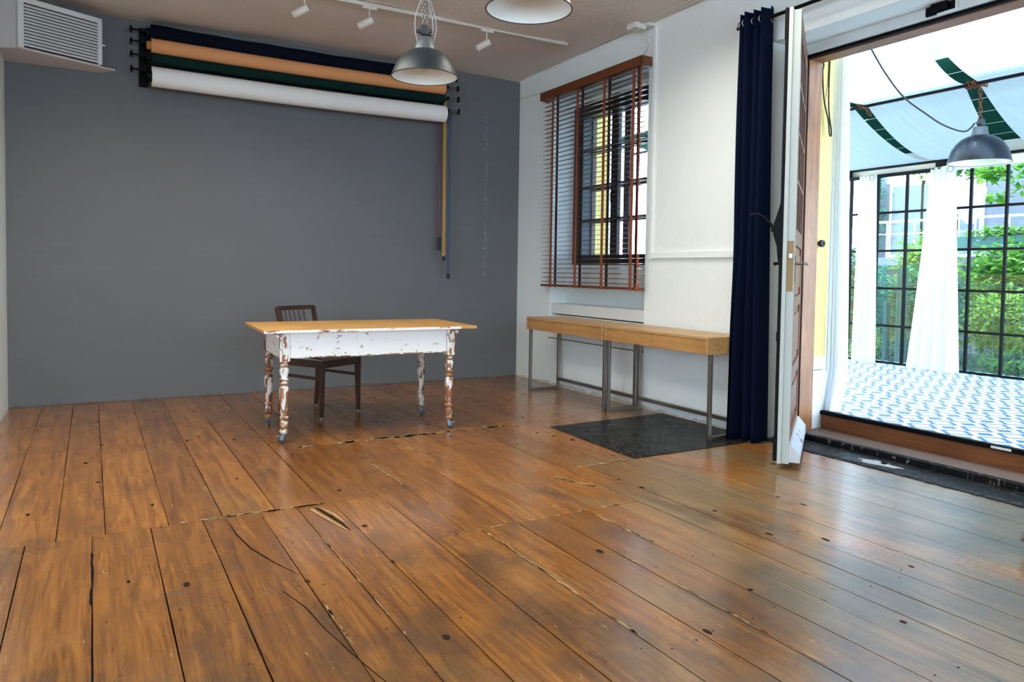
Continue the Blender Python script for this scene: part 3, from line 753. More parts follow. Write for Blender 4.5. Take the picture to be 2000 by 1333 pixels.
for i, (sx, sy) in enumerate(((-1, -1), (1, -1), (-1, 1), (1, 1))):
    lm = M_chipleg if sy < 0 else M_chipleg2
    mb = MB(); x, y = sx * .60, sy * .295
    mb.box(x - .0325, x + .0325, y - .0325, y + .0325, .556, .749)
    n0 = len(mb.v); mb.lathe(prof, (x, y, 0), 22)
    lg = mb.build('leg', [lm, M_chipring], tb, 0)
    for p_ in lg.data.polygons:
        zc = p_.center.z
        if zc < (.165 if i == 0 else .088) or any(a_ < zc < e_ for a_, e_ in ((.168, .186), (.396, .411), (.426, .441), (.518, .534), (.543, .556))): p_.material_index = 1
    a = (2.6, -.5, 1.2, -.9)[i]; dx, dy = cos(a), sin(a)
    mb = MB(); mb.lathe([(.006, .075), (.018, .070), (.018, .062), (.010, .058)], (x, y, 0), 14)
    cx, cy = x + dx * .014, y + dy * .014
    nx, ny = -dy, dx
    for s in (-1, 1):
        mb.bar((x + nx * s * .012, y + ny * s * .012, .062), (cx + nx * s * .012, cy + ny * s * .012, .024), .02, .003, 0, (nx, ny, 0))
    mb.bar((cx - dx * .004, cy - dy * .004, .046), (cx + dx * .032, cy + dy * .032, .05), .018, .005)
    ca = mb.build('caster', M_caster, lg)
    M4 = Matrix.Rotation(a + pi / 2, 3, 'Z') @ Matrix.Rotation(pi / 2, 3, 'Y')
    mb = MB(); mb.lathe([(.006, -.0085), (.020, -.0085), (.0235, -.005), (.0235, .005), (.020, .0085), (.006, .0085)], (cx, cy, .0238), 20, 0, M4); mb.build('caster_wheel', M_casterw, lg)

# ------------------------------------------------------------------ chair
ch = thing('dining_chair', 'dark walnut chair with slatted back and striped seat behind the table', 'chair', (1.632, 6.035, 0), RAD(29.6))
hw, hd = .215, .233
for s in (-1, 1):
    mb = MB(); mb.bar((s * (hw - .012), -hd + .012, .455), (s * (hw - .008), -hd + .008, .012), .040, .040, 0, (0, 1, 0), .68); l_ = mb.build('leg', M_chair, ch, .003)
    mb = MB(); mb.lathe([(.010, 0), (.012, .003), (.010, .012)], (s * (hw - .008), -hd + .008, 0), 12); mb.build('glide', M_caster, l_)
    mb = MB()
    pts = [(s * (hw - .02), hd + .015, .012), (s * (hw - .022), hd - .005, .25), (s * (hw - .022), hd - .022, .44), (s * (hw - .022), hd + .0, .62), (s * (hw - .018), hd + .055, .855)]
    for (p, q), (wa, wb) in zip(zip(pts[:-1], pts[1:]), ((.028, .036), (.036, .042), (.042, .036), (.036, .026))):
        mb.bar(p, q, .026, wa, 0, (0, 1, 0))
    l_ = mb.build('rear_leg', M_chair, ch, .003)
    mb = MB(); mb.lathe([(.010, 0), (.012, .003), (.010, .012)], (s * (hw - .02), hd + .015, 0), 12); mb.build('glide', M_caster, l_)
    mb = MB(); mb.bar((s * (hw - .016), -hd + .02, .312), (s * (hw - .022), hd - .02, .318), .016, .024); mb.build('stretcher', M_chair, ch, .002)
mb = MB(); mb.box(-hw + .005, hw - .005, -hd - .006, -hd + .02, .40, .458); mb.box(-hw + .02, hw - .02, hd - .04, hd - .018, .40, .455)
for s in (-1, 1): mb.box(s * (hw - .024), s * (hw - .002), -hd, hd - .02, .40, .458)
mb.build('seat_frame', M_chair, ch, .004)
def seatf(u, v):
    x = (u - .5) * 2 * (hw - .008); y = -hd + .002 + v * (2 * hd - .03)
    e = min(1, min(u, 1 - u) * 7) * min(1, min(v, 1 - v) * 7)
    return (x, y, .456 + .044 * math.sqrt(max(0, e)) + .006 * sin(pi * u) * sin(pi * v))
mb = MB(); mb.grid(seatf, 24, 24); mb.build('seat_cushion', M_stripe, ch)
mb = MB(); nseg = 10
for i in range(nseg):
    u0, u1 = i / nseg * 2 - 1, (i + 1) / nseg * 2 - 1
    f_arc = lambda u: hd + .055 + .028 * (1 - u * u)
    mb.bar((u0 * (hw - .006), f_arc(u0), .852), (u1 * (hw - .006), f_arc(u1), .852), .020, .036)
mb.build('top_rail', M_chair, ch, .003)
mb = MB(); mb.bar((-hw + .03, hd - .004, .56), (hw - .03, hd - .004, .56), .018, .03); mb.build('lower_back_rail', M_chair, ch, .002)
for i in range(6):
    x = -.150 + i * .050
    mb = MB(); u = x / hw; mb.tube([(x, hd - .004, .57), (x, hd + .03 + .014 * (1 - u * u), .71), (x, hd + .055 + .028 * (1 - u * u), .84)], [.006, .0065, .006], 8); mb.build('spindle', M_chair, ch)

# ------------------------------------------------------------------ navy curtain and its rod
cu = thing('eyelet_curtain', 'floor length navy curtain gathered on the black rod beside the open door', 'curtain', (4.06, 3.72, 0))
def nav(u, v):
    z = .012 + v * (3.03 - .012)
    yc = 3.735 - .012 * (1 - v); wd = .245 + .045 * (1 - v)
    ph = 2 * pi * 4.0 * u + .5
    amp = .058 * (.75 + .25 * (1 - v)) * (1 + .25 * sin(9 * u + 2))
    x = 4.06 + amp * sin(ph) + .008 * sin(6 * v + 7 * u)
    y = yc + (u - .5) * wd + .010 * cos(ph) + .008 * (1 - v) * sin(5 * v + 4 * u)
    k_ = max(0, min(1, (1.5 - z) / .8)); k_ = k_ * k_ * (3 - 2 * k_)
    x -= .085 * k_ * max(0, u - .45) / .55
    if y > 3.796: y -= (y - 3.796) * k_
    return (x - 4.06, y - 3.72, z + (.012 * sin(ph * 1.0) if v < .02 else 0) + (.01 * cos(ph) if v > .98 else 0))
mb = MB(); mb.grid(nav, 110, 60); mb.build('curtain_cloth', M_navy, cu, solid=.003)
mb = MB(); mb.add([], [])
def hem(u, v):
    p = nav(u, v * .035); q = nav(u, .0); return (p[0] - .004, p[1], p[2])
for k_ in range(8):
    mb = MB(); u_ = (k_ + .5) / 8; p = nav(u_, (2.965 - .012) / 3.018)
    mb.tube([(p[0] + .022 * cos(t), p[1] , 2.952 + .022 * sin(t)) for t in [i * pi / 6 for i in range(12)]], .0045, 6, 0, True); mb.build('eyelet', M_steel, cu)
rd = thing('curtain_rod', 'black curtain rod running above the doorway', 'curtain rod', (4.06, 2.6, 2.952))
mb = MB(); mb.tube([(4.06, 3.90, 2.952), (4.06, 1.0, 2.952)], .0125, 12); part(mb, 'rod', M_black, rd)
for yy in (3.88, 1.3):
    mb = MB(); mb.tube([(4.06, yy, 2.952), (R, yy, 2.952)], .008, 8); mb.lathe([(.022, 0), (.022, .006)], (R - .006, yy, 2.952), 14, 0, Matrix.Rotation(RAD(90), 3, 'Y')); part(mb, 'rod_bracket', M_black, rd)

# ------------------------------------------------------------------ door frame, threshold, steps
mb = MB()
JX0, JX1 = 4.535, 4.68
mb.box(JX0, JX1, 3.655, DY1 + .03, .03, 2.76); part_ = mb
mb.box(JX0, JX1, DY0 - .03, DY0 + .045, .03, 2.76)
mb.box(JX0, JX1, DY0 - .03, DY1 + .03, 2.745, 2.84, 1)
struct(mb.build('trim_4', [M_jamb, M_lintelwood], bevel=.004))
mb = MB(); mb.box(4.46, 4.53, DY0, DY1, 2.772, 2.835); struct(mb.build('trim_5', M_creamsmooth, bevel=.003))
mb = MB(); mb.box(4.505, 4.536, DY0, DY1, 2.752, 2.774); mb.box(4.50, 4.536, 3.66, DY1, .03, 2.774); struct(mb.build('trim_6', M_black))
mb = MB(); mb.box(R - .02, 4.53, DY0 - .05, DY1 + .0, -.03, .002); struct(mb.build('trim_7', M_blackstrip))
mb = MB(); mb.box(4.475, 4.53, DY0, DY1 - .0, .0, .040); struct(mb.build('trim_8', M_blackpaint, bevel=.006))
mb = MB(); mb.box(4.53, 4.80, DY0, DY1, -.02, .034); struct(mb.build('trim_9', M_tread))
mb = MB(); mb.box(4.79, 4.82, DY0, 3.69, .03, .140); struct(mb.build('trim_10', M_riser))
mb = MB(); mb.box(4.778, 4.82, DY0, 3.69, .138, ZT + .001); struct(mb.build('trim_11', M_black, bevel=.002))
random.seed(5)
mb = MB(); y = DY1                                # ragged black bitumen edge against the boards
while y > DY0 - .1:
    y2 = y - random.uniform(.015, .05); a = random.uniform(.0, .016); mb.box(R - .01 - a, R + .03, y2, y, -.004, random.uniform(.002, .007)); y = y2
struct(mb.build('trim_12', flat('crumbling_bitumen', (.016, .015, .015), .9, 0, .6, 60, .8, 70)))
mb = MB(); mb.add([(4.32 + .05 * cos(t) * (1 + .3 * sin(3 * t)), 2.86 + .14 * sin(t) * (1 + .2 * sin(5 * t + 1)), .0026) for t in [i * pi / 12 for i in range(24)]], [tuple(range(24))])
mb.box(4.33, 4.352, 2.83, 2.86, .002, .012, 1)
tag(mb.build('plaster_patch', [flat('pale_filler', (.42, .40, .38), .8, 0, .3, 30), M_knot]), 'pale patch of filler round a hole in the black threshold', 'plaster patch')
mb = MB(); mb.box(4.775, 4.7775, 2.325, 2.44, .146, .161)
tag(mb.build('sticker', M_sticker), 'narrow white paper sticker on the black edge of the terrace step', 'sticker')
# outside stone foot of the wall, seen in the doorway
mb = MB(); mb.box(4.681, 4.84, 3.662, 3.79, .03, .47); mb.box(4.681, 4.83, 3.675, 3.79, .475, .575); struct(mb.build('trim_13', M_stone, bevel=.01))
mb = MB(); mb.box(4.681, 4.86, 3.70, 3.80, .575, 2.9); struct(mb.build('trim_14', M_yellow))

# ------------------------------------------------------------------ door leaves
def make_leaf(name, hinge, ang, W=1.05, z0=.036, z1=2.765, flip=1, label=None):
    """local x from hinge to free edge, local y = room side (+) , exterior face at y=0"""
    root = bpy.data.objects.new(name, None); COL.objects.link(root); root.location = (hinge[0], hinge[1], 0); root.rotation_euler = (0, 0, ang)
    struct(root)
    T = .062
    def Y(a, b): return (a, b) if flip > 0 else (-b, -a)
    def bx(mb, x0, x1, y0, y1, a, c, m=0): mb.box(x0, x1, *Y(y0, y1), a, c, m)
    # carcass: outer skin brown, room skin cream
    P = [(.20, .52), (.61, .98), (1.05, 1.37)]; G = (1.47, 2.65)
    xs0, xs1 = .11, W - .11
    mb = MB()
    bx(mb, 0, xs0, 0, .03, z0, z1); bx(mb, xs1, W - .001, 0, .03, z0, z1)
    zs = [z0, .20, .52, .61, .98, 1.05, 1.37, 1.47, 2.65, z1]
    for a, c in zip(zs[0::2], zs[1::2]): bx(mb, xs0, xs1, 0, .03, a, c)
    mb.build('outer_frame', M_doorwood, root, .003)
    mb = MB()
    for a, c in P:
        bx(mb, xs0, xs1, .013, .03, a, c)
        bx(mb, xs0 + .05, xs1 - .05, .004, .013, a + .05, c - .05)
    mb.build('panels', M_doorwood, root, .006)
    mb = MB()
    for k_ in range(1, 3): x = xs0 + (xs1 - xs0) * k_ / 3; bx(mb, x - .012, x + .012, .001, .02, *G)
    for k_ in range(1, 4): z = G[0] + (G[1] - G[0]) * k_ / 4; bx(mb, xs0, xs1, .001, .02, z - .011, z + .011)
    mb.build('glazing_bars', M_doorwood, root)
    mb = MB(); bx(mb, xs0, xs1, .007, .031, *G); mb.build('pane', M_glassdark, root)
    mb = MB()
    bx(mb, 0, xs0, .031, T, z0, z1); bx(mb, xs1, W, .031, T - .017, z0, z1); bx(mb, xs0, xs1, .031, T, z0, G[0] - .02); bx(mb, xs0, xs1, .031, T, G[1] + .02, z1)
    bx(mb, W - .002, W + .001, .0, .0425, z0, z1)
    mb.build('inner_frame', M_cream, root, .003)
    mb = MB(); bx(mb, W - .10, W + .016, T - .018, T + .006, z0, z1 + .012); mb.build('rebate_strip', M_cream, root, .003)
    mb = MB()                                            # sloping weather board at the foot
    prof_ = [(0.0, z0 + .012), (-.062, z0 + .012), (-.060, z0 + .055), (-.012, z0 + .115), (0.0, z0 + .118)]
    vs = [(.02, y * flip, z) for y, z in prof_] + [(W + .002, y * flip, z) for y, z in prof_]; n = len(prof_)
    mb.add(vs, [tuple(range(n)), tuple(range(2 * n - 1, n - 1, -1))] + [(i, n + i, n + (i + 1) % n, (i + 1) % n) for i in range(n)], 0)
    mb.build('weather_board', chipped('faded_weather_board', (.52, .51, .52) if flip < 0 else (.16, .14, .12), (.24, .13, .06) if flip < 0 else (.08, .05, .03), .66, 8, (1, 1, 2)), root)
    return root, bx, T, W
hx, hy = 4.515, 3.655
fx, fy = 3.672, 3.025
dl, bx_, T_, W_ = make_leaf('door_1', (hx, hy), math.atan2(fy - hy, fx - hx), math.hypot(fx - hx, fy - hy), flip=-1)
# hardware of the left leaf (flip = -1: room side is local -y)
mb = MB()
mb.box(W_ - .018, W_ + .010, -.088, -.070, .05, 2.78); mb.box(W_ - .020, W_ + .012, -.093, -.069, .05, .20); mb.box(W_ - .020, W_ + .012, -.092, -.069, 2.60, 2.775); mb.box(W_ - .020, W_ + .012, -.092, -.069, .78, .84)
es = mb.build('espagnolette_bolt', M_black, dl, .002)
mb = MB()
pl = [(1.24, .0), (1.28, .008), (1.36, .016), (1.42, .034), (1.46, .040), (1.50, .034), (1.55, .018), (1.60, .004), (1.62, 0)]
vs = [(W_ - .006, -.088 - t, z) for z, t in pl] + [(W_ + .006, -.088 - t, z) for z, t in pl] + [(W_ - .006, -.086, pl[0][0]), (W_ - .006, -.086, pl[-1][0])]
n = len(pl)
mb.add(vs, [tuple(range(n)), tuple(range(2 * n - 1, n - 1, -1))] + [(i, i + 1, n + i + 1, n + i) for i in range(n - 1)], 0)
mb.lathe([(.014, -.012), (.014, .012)], (W_, -.125, 1.455), 14, 0, Matrix.Rotation(RAD(90), 3, 'Y'))
mb.build('lever_plate', M_black, dl, .001)
mb = MB(); mb.tube([(W_ + .004, -.120, 1.455), (W_ + .012, -.145, 1.50), (W_ + .018, -.185, 1.54), (W_ + .02, -.225, 1.555), (W_ + .02, -.262, 1.548)], [.009, .008, .007, .006, .007], 8); mb.build('bolt_lever', M_black, dl)
mb = MB(); mb.box(W_, W_ + .0022, .002 - .044, -.006, 1.085, 1.39); mb.build('lock_plate', chipped('brown_lock_plate', (.28, .17, .055), (.55, .52, .42), .66, 14), dl)
mb = MB(); mb.box(W_ + .0005, W_ + .012, -.034, -.012, 1.285, 1.315); mb.build('latch', M_steel, dl, .002)
M_oldbrass = flat('worn_brass_handle', (.17, .13, .085), .4, .6, .4, 30)
mb = MB(); mb.tube([(W_ - .06, .0, 1.255), (W_ - .06, .045, 1.255)], .009, 10); mb.tube([(W_ - .06, .045, 1.255), (W_ - .075, .062, 1.257), (W_ - .17, .066, 1.25)], [.009, .008, .007], 10); mb.box(W_ - .08, W_ - .04, .0, .004, 1.14, 1.30); mb.build('door_handle', M_oldbrass, dl)
mb = MB(); mb.tube([(W_ - .06, -.062, 1.255), (W_ - .06, -.105, 1.255), (W_ - .075, -.118, 1.255), (W_ - .17, -.122, 1.25)], .009, 10); mb.build('door_handle', M_black, dl)
dr, _, _, _ = make_leaf('door_2', (4.515, DY0 + .02), math.atan2(1.575 - DY0 - .02, 3.47 - 4.515), 1.05, flip=1)

# keeper of the door bolt on the lintel
lk = thing('bolt_keeper', 'black iron bolt keeper screwed to the white door head', 'bolt keeper', (4.452, 2.655, 2.79))
mb = MB(); mb.box(4.44, 4.462, 2.56, 2.745, 2.772, 2.826); part(mb, 'keeper_plate', M_black, lk, .003)
mb = MB(); mb.box(4.415, 4.442, 2.60, 2.70, 2.786, 2.83); part(mb, 'keeper_block', M_black, lk, .004)
mb = MB(); mb.box(4.435, 4.458, 2.553, 2.562, 2.768, 2.832); mb.box(4.435, 4.458, 2.562, 2.67, 2.767, 2.773); part(mb, 'keeper_strip', M_creamsmooth, lk)
ds = thing('door_stop', 'round black door stop on the yellow wall beside the brown jamb', 'door stop', (4.75, 3.70, 1.425))
mb = MB(); mb.lathe([(.010, 0), (.010, .02), (.026, .02), (.028, .03), (.026, .045), (.012, .048), (.010, .040)], (4.745, 3.70, 1.425), 18, 0, Matrix.Rotation(RAD(90), 3, 'X')); part(mb, 'rubber_buffer', M_blackgloss, ds)
mb = MB(); mb.tube(curve([(4.72, 3.69, 2.83), (4.722, 3.68, 2.74), (4.715, 3.682, 2.69), (4.735, 3.68, 2.5), (4.765, 3.66, 2.34), (4.77, 3.65, 2.24), (4.784, 3.648, 2.225), (4.79, 3.65, 2.26), (4.775, 3.665, 2.42), (4.80, 3.69, 2.62), (4.805, 3.692, 2.84)]), .006, 8)
tag(mb.build('looped_cable', M_cable), 'black cable hanging in a loop on the yellow door reveal', 'cable')

# ------------------------------------------------------------------ pendant lamps
def link_chain(mb, p, q, n, r=.012, w_=.003, elong=1.5):
    p = Vector(p); q = Vector(q); d = (q - p); step = d.length / n; d.normalize()
    a = d.orthogonal().normalized(); b2 = d.cross(a)
    for i in range(n):
        c = p + d * step * (i + .5); s = a if i % 2 else b2
        mb.tube([c + d * (step * .68 * sin(t)) + s * (r * .62 * cos(t)) for t in [k_ * pi / 4 for k_ in range(8)]], w_, 5, 0, True)
def pendant(label, rim, dia, ztop, style='cone', group='enamel pendant lamps', rot=0.0):
    x, y, z = rim
    t = thing('pendant_lamp', label, 'pendant lamp', (x, y, z), rot, group)
    R_ = dia / 2
    if style == 'cone': pr = [(1.0, 0), (.985, .05), (.93, .20), (.84, .38), (.72, .55), (.58, .68), (.45, .755), (.33, .78)]
    else: pr = [(1.0, 0), (.99, .06), (.96, .22), (.88, .46), (.76, .66), (.60, .82), (.42, .92), (.27, .96)]
    out = [(r * R_, h * R_) for r, h in pr]
    inn = [(max(.02, r - .004), h - .003 if i else h) for i, (r, h) in enumerate(out)]
    mb = MB(); mb.lathe(out, n=48, cap=False); mb.lathe([(a, c) for a, c in reversed(inn)] , n=48, m=1, cap=False)
    sh = mb.build('lamp_shade', [M_shade if style == 'cone' else M_shadedark, M_enamel], t)
    mb = MB(); mb.tube([(R_ * cos(a), R_ * sin(a), 0) for a in [i * pi / 20 for i in range(40)]], .0035, 6, 0, True); mb.build('shade_rim', M_rim, sh)
    ht = pr[-1][1] * R_
    mb = MB()
    if style == 'cone':
        mb.lathe([(.34 * R_, ht - .004), (.30 * R_, ht + .02), (.20 * R_, ht + .078), (.10 * R_, ht + .084)], n=24)
        nk = ht + .082
    else:
        mb.lathe([(.28 * R_, ht - .006), (.285 * R_, ht + .012), (.25 * R_, ht + .02), (.26 * R_, ht + .034), (.235 * R_, ht + .042), (.24 * R_, ht + .062), (.22 * R_, ht + .07), (.06 * R_, ht + .072)], n=24)
        nk = ht + .07
    mb.build('neck', M_neck, t)
    mb = MB(); mb.lathe([(.008, -.02), (.03, -.019), (.034, -.006), (.034, .006), (.030, .019), (.008, .02)], (-.012, -.012, nk + .036), 18, 0, Matrix.Rotation(RAD(90), 3, 'X'))
    mb.lathe([(.006, -.022), (.026, -.02), (.027, .014), (.010, .02)], (.026, .012, nk + .036), 16, 0, Matrix.Rotation(RAD(60), 3, 'Y'))
    mb.box(-.016, .012, -.012, .014, nk - .006, nk + .072); mb.box(-.06, -.02, -.022, .004, nk + .016, nk + .034)
    mb.build('joint_block', M_bakelite, t, .003)
    mb = MB(); mb.lathe([(.004, .13 * dia / .4), (.028, .12 * dia / .4), (.036, .085 * dia / .4), (.030, .055 * dia / .4), (.012, .04 * dia / .4), (.002, .037 * dia / .4)], n=20)
    bm = mb.build('bulb', M_enamel if style != 'cone' else flat('frosted_bulb', (.62, .58, .48), .2), t)
    return t, nk + .07, ht
for label, rim, k_ in (('steel pendant lamp hanging before the peach paper roll, the whole shade in view', (1.762, 4.203, 2.352), 0), ('steel pendant lamp nearest the camera, cut off by the top of the photo', (1.768, 2.985, 2.395), 1)):
    t, zk, ht = pendant(label, rim, .40, H)
    top = H - rim[2]
    mb = MB(); mb.lathe([(.03, top - .02), (.045, top - .012), (.045, top)], n=20); mb.build('ceiling_hook', M_black, t)
    for s in (-1, 1):
        mb = MB(); link_chain(mb, (s * .012, 0, zk - .01), (s * .006, 0, top - .012), int((top - zk) / .021), .013, .003); mb.build('chain', M_chrome, t)
    for s, amp in ((-1, .055), (1, .05), (1, .03)):
        mb = MB()
        p0 = (s * .045, 0, ht + .03) if amp != .03 else (.03, 0, zk - .04)
        mb.tube(curve([(p0[0], p0[1], p0[2]), (s * (amp + .012), -.012, zk - .05), (s * (amp + .016), -.014, zk + .01), (s * (amp + .004), -.012, zk + .07), (s * amp * .5, -.008, zk + .17), (s * .02, 0, zk + .34), (s * .012, 0, top - .01)]), .0035, 7); mb.build('cable', M_stripecord, t)

# outdoor lamp hangs from a rusty chain on the roof bar
t, zk, ht = pendant('dark grey dome pendant lamp hanging over the terrace on a rusty chain', (6.40, 3.452, 2.142), .462, 2.8, 'dome')
mb = MB(); link_chain(mb, (.0, 0, zk - .01), (-.005, .01, 2.775 - 2.142), 8, .02, .0045); mb.build('chain', M_rust, t)
mb = MB(); random.seed(4)
for i in range(9):
    a = i * .9; link_chain(mb, (.0, .14 - i * .018, .655 + .028 * sin(a)), (.0 + .02 * cos(a), .115 - i * .018, .655 - .03 * sin(a + .8)), 1, .022, .005)
mb.build('chain_wrap', M_rust, t)
mb = MB()
cab = [(6.37, 3.48, 2.14 + zk - .035), (6.26, 3.50, 2.39), (6.0, 3.52, 2.415), (5.72, 3.5, 2.47), (5.4, 3.487, 2.56), (5.1, 3.45, 2.70), (4.84, 3.405, 2.85)]
mb.tube(curve([(a - 6.40, b2 - 3.452, c - 2.142) for a, b2, c in cab]), .0065, 8); mb.build('cable', M_cable, t)

# ------------------------------------------------------------------ ceiling track with spots
mb = MB(); mb.box(.6, 3.86, 5.80, 5.835, H - .026, H + .004)
tag(mb.build('lighting_track', M_trackw, bevel=.002), 'long white lighting track across the ceiling', 'lighting track')
def spot(label, x, y):
    t = thing('track_spotlight', label, 'spotlight', (x, y, H - .024), 0, 'spotlights on the ceiling track')
    mb = MB(); mb.box(-.06, .06, -.016, .016, -.022, 0); mb.build('adapter', M_spot, t, .002)
    mb = MB(); mb.tube([(0, 0, -.02), (0, 0, -.10)], .006, 8); mb.build('stem', M_spot, t)
    dv = Vector((-.80, .42, -.50)).normalized(); Mx = dv.to_track_quat('Z', 'Y').to_matrix()
    mb = MB(); mb.lathe([(.004, -.036), (.028, -.034), (.030, -.028), (.030, .100), (.022, .100), (.020, .080)], (0, 0, -.115), 22, 0, Mx); mb.build('lamp_head', M_spot, t)
    mb = MB()
    for k_ in (-1, 0, 1): mb.box(k_ * .012 - .003, k_ * .012 + .003, -.016, .016, -.0385, -.036)
    mb.v = [tuple(Mx @ Vector(p) + Vector((0, 0, -.115))) for p in mb.v]
    mb.build('vent_slots', M_bakelite, t)
    return t
spot('white spotlight at the left end of the track, cut by the top of the photo', 1.44, 5.817)
spot('white spotlight on the track between the left spotlight and the hanging lamp', 1.955, 5.817)
spot('white spotlight on the track right of the hanging lamp', 3.02, 5.817)

# ------------------------------------------------------------------ backdrop rolls on the grey wall
def bracket(label, x, s):
    t = thing('roller_bracket', label, 'bracket', (x, D, 3.0), 0, 'brackets of the paper rolls')
    mb = MB(); mb.box(-.035, .035, -.05, 0, -.26, .235); mb.box(-.03, .03, -.30, -.05, -.235, -.20) if False else None
    for z, dy in ((.19, .145), (.085, .175), (-.03, .19), (-.155, .20)):
        mb.box(-.014, .014, -dy - .015, -.04, z - .014, z + .014)
    mb.build('hook_plate', M_black, t, .002)
    for z, dy in ((.19, .145), (.085, .175), (-.03, .19), (-.155, .20)):
        mb = MB()
        if s < 0: a, e = -.09, .12
        else: a, e = .11, -.12
        mb.tube([(e, -dy, z), (a, -dy, z)], .009, 8, 1)
        mb.lathe([(.010, 0), (.030, .004), (.030, .014), (.012, .022)], (a, -dy, z), 16, 0, Matrix.Rotation(RAD(-90 if a < 0 else 90), 3, 'Y'))
        mb.build('chain_drive', [M_black, M_black if s < 0 else M_chrome], t)
    return t
bracket('black bracket at the left end of the paper rolls', .405, -1)
bracket('black bracket at the right end of the paper rolls beside the hanging chains', 3.225, 1)
def roll(label, z, y, r, mat, x0=.455, x1=3.175, core=M_tan, wav=0.0, zoff=0):
    t = thing('backdrop_roll', label, 'paper roll', ((x0 + x1) / 2, y, z), 0, 'backdrop paper rolls on the grey wall')
    hl = (x1 - x0) / 2; n = 60; m_n = 24; mb = MB()
    vs = []
    for i in range(n + 1):
        u = i / n; x = -hl + u * 2 * hl
        rr = r * (1 + wav * (.5 * sin(u * 41) + .5 * sin(u * 17 + 1)))
        sag = -.012 * sin(pi * u)
        for k_ in range(m_n):
            a = 2 * pi * k_ / m_n; vs.append((x, rr * cos(a), rr * sin(a) + sag))
    fs = [(i * m_n + k_, i * m_n + (k_ + 1) % m_n, (i + 1) * m_n + (k_ + 1) % m_n, (i + 1) * m_n + k_) for i in range(n) for k_ in range(m_n)]
    mb.add(vs, fs, 0, True); mb.add(vs[:m_n], [tuple(range(m_n))]); mb.add(vs[-m_n:], [tuple(range(m_n - 1, -1, -1))])
    mb.build('paper', mat, t)
    mb = MB(); mb.tube([(-hl - .035, 0, zoff), (hl + .02, 0, zoff)], r * .55, 16); mb.build('core_tube', core, t)
    return t
roll('navy blue paper roll, topmost of the rolls under the ceiling', 3.178, 7.12, .072, M_paperN, core=M_black, wav=.06)
roll('peach orange paper roll between the navy and green rolls', 3.058, 7.06, .062, M_paperO)
roll('dark green paper roll just above the white one', 2.952, 7.06, .044, M_paperG, core=M_black)
roll('white paper roll, lowest and thickest of the rolls', 2.790, 7.02, .084, M_paperW, x1=3.168, core=M_black)
mb = MB(); mb.tube([(.40, 7.092, 2.882), (3.20, 7.092, 2.882)], .026, 14)
tag(mb.build('roller_bar', M_black), 'black bar between the brackets just above the white paper roll', 'roller bar')
def pull_chain(label, mat, x, y, ztop, zbot, w_, weight):
    t = thing('pull_chain', label, 'pull chain', (x, y, zbot), 0, 'pull chains hanging from the right bracket')
    for s in (-1, 1):
        mb = MB(); mb.tube([(s * w_, 0, .05), (s * w_ * .95, 0, .6), (s * w_ * 1.1, .004, ztop - zbot)], .0075, 8); mb.build('bead_strand', mat, t)
    mb = MB(); mb.box(-w_ - .006, w_ + .006, -.01, .01, 0, weight); mb.build('chain_weight', M_blackgloss, t, .004)
pull_chain('red and black pull chain, leftmost and shortest of the three', M_chR, 3.150, 7.09, 3.08, 1.39, .018, .14)
pull_chain('yellow pull chain hanging in the middle of the three', M_chY, 3.197, 7.07, 2.97, 1.283, .009, .05)
pull_chain('blue pull chain, rightmost and longest of the three', M_chB, 3.245, 7.06, 2.845, 1.096, .012, .05)

# ------------------------------------------------------------------ ventilation box, upper left corner
vt = thing('ventilation_box', 'white ventilation box with slatted grille in the upper left corner', 'ventilation box', (-.2, 7.0, 2.82))
mb = MB()
P0 = [(L + .002, 6.845), (-.468, 6.775), (.075, 7.045), (.075, D - .002), (L + .002, D - .002)]
mb.prism(P0, 2.83, 3.19)
part(mb, 'housing', M_ductpl, vt)
mb = MB(); mb.prism([(L + .002, 6.84), (-.468, 6.768), (.185, 7.115), (.085, D - .002), (L + .002, D - .002)], 2.818, 2.829); part(mb, 'base_plate', M_ductpl, vt)
g0, g1 = Vector((-.468, 6.770, 0)), Vector((.078, 7.043, 0)); gd = (g1 - g0).normalized(); gn = Vector((gd.y, -gd.x, 0)); gl = (g1 - g0).length
def gbar(mb, u0, u1, z0, z1, t0, t1, m=0):
    vs = [g0 + gd * u + gn * t_ + Vector((0, 0, z)) for z in (z0, z1) for t_ in (t0, t1) for u in (u0, u1)]
    mb.add(vs, [(0, 2, 3, 1), (4, 5, 7, 6), (0, 1, 5, 4), (2, 6, 7, 3), (0, 4, 6, 2), (1, 3, 7, 5)], m)
mb = MB(); gbar(mb, -.012, .03, 2.822, 3.205, .0, .024); gbar(mb, gl - .028, gl + .004, 2.832, 3.205, 0, .022); gbar(mb, 0, gl, 3.165, 3.205, 0, .022); part(mb, 'grille_frame', M_vent, vt, .003)
mb = MB()
for i in range(13):
    z = 2.842 + i * .0245
    vs = [g0 + gd * u + gn * t_ + Vector((0, 0, zz)) for u in (.03, gl - .028) for t_, zz in ((.002, z + .020), (.006, z + .021), (.017, z + .009), (.018, z), (.014, z))]
    mb.add(vs, [(i2, i2 + 1, i2 + 6, i2 + 5) for i2 in range(4)] + [(4, 0, 5, 9), (0, 4, 3, 2, 1), (5, 6, 7, 8, 9)], 0)
part(mb, 'grille_slats', M_vent, vt)
mb = MB(); gbar(mb, .03, gl - .028, 2.832, 3.165, .0004, .0012); part(mb, 'grille_back', M_winframe, vt)
mb = MB(); gbar(mb, gl - .012, gl + .022, 2.985, 2.997, .02, .034); part(mb, 'grille_latch', M_pvc, vt, .002)

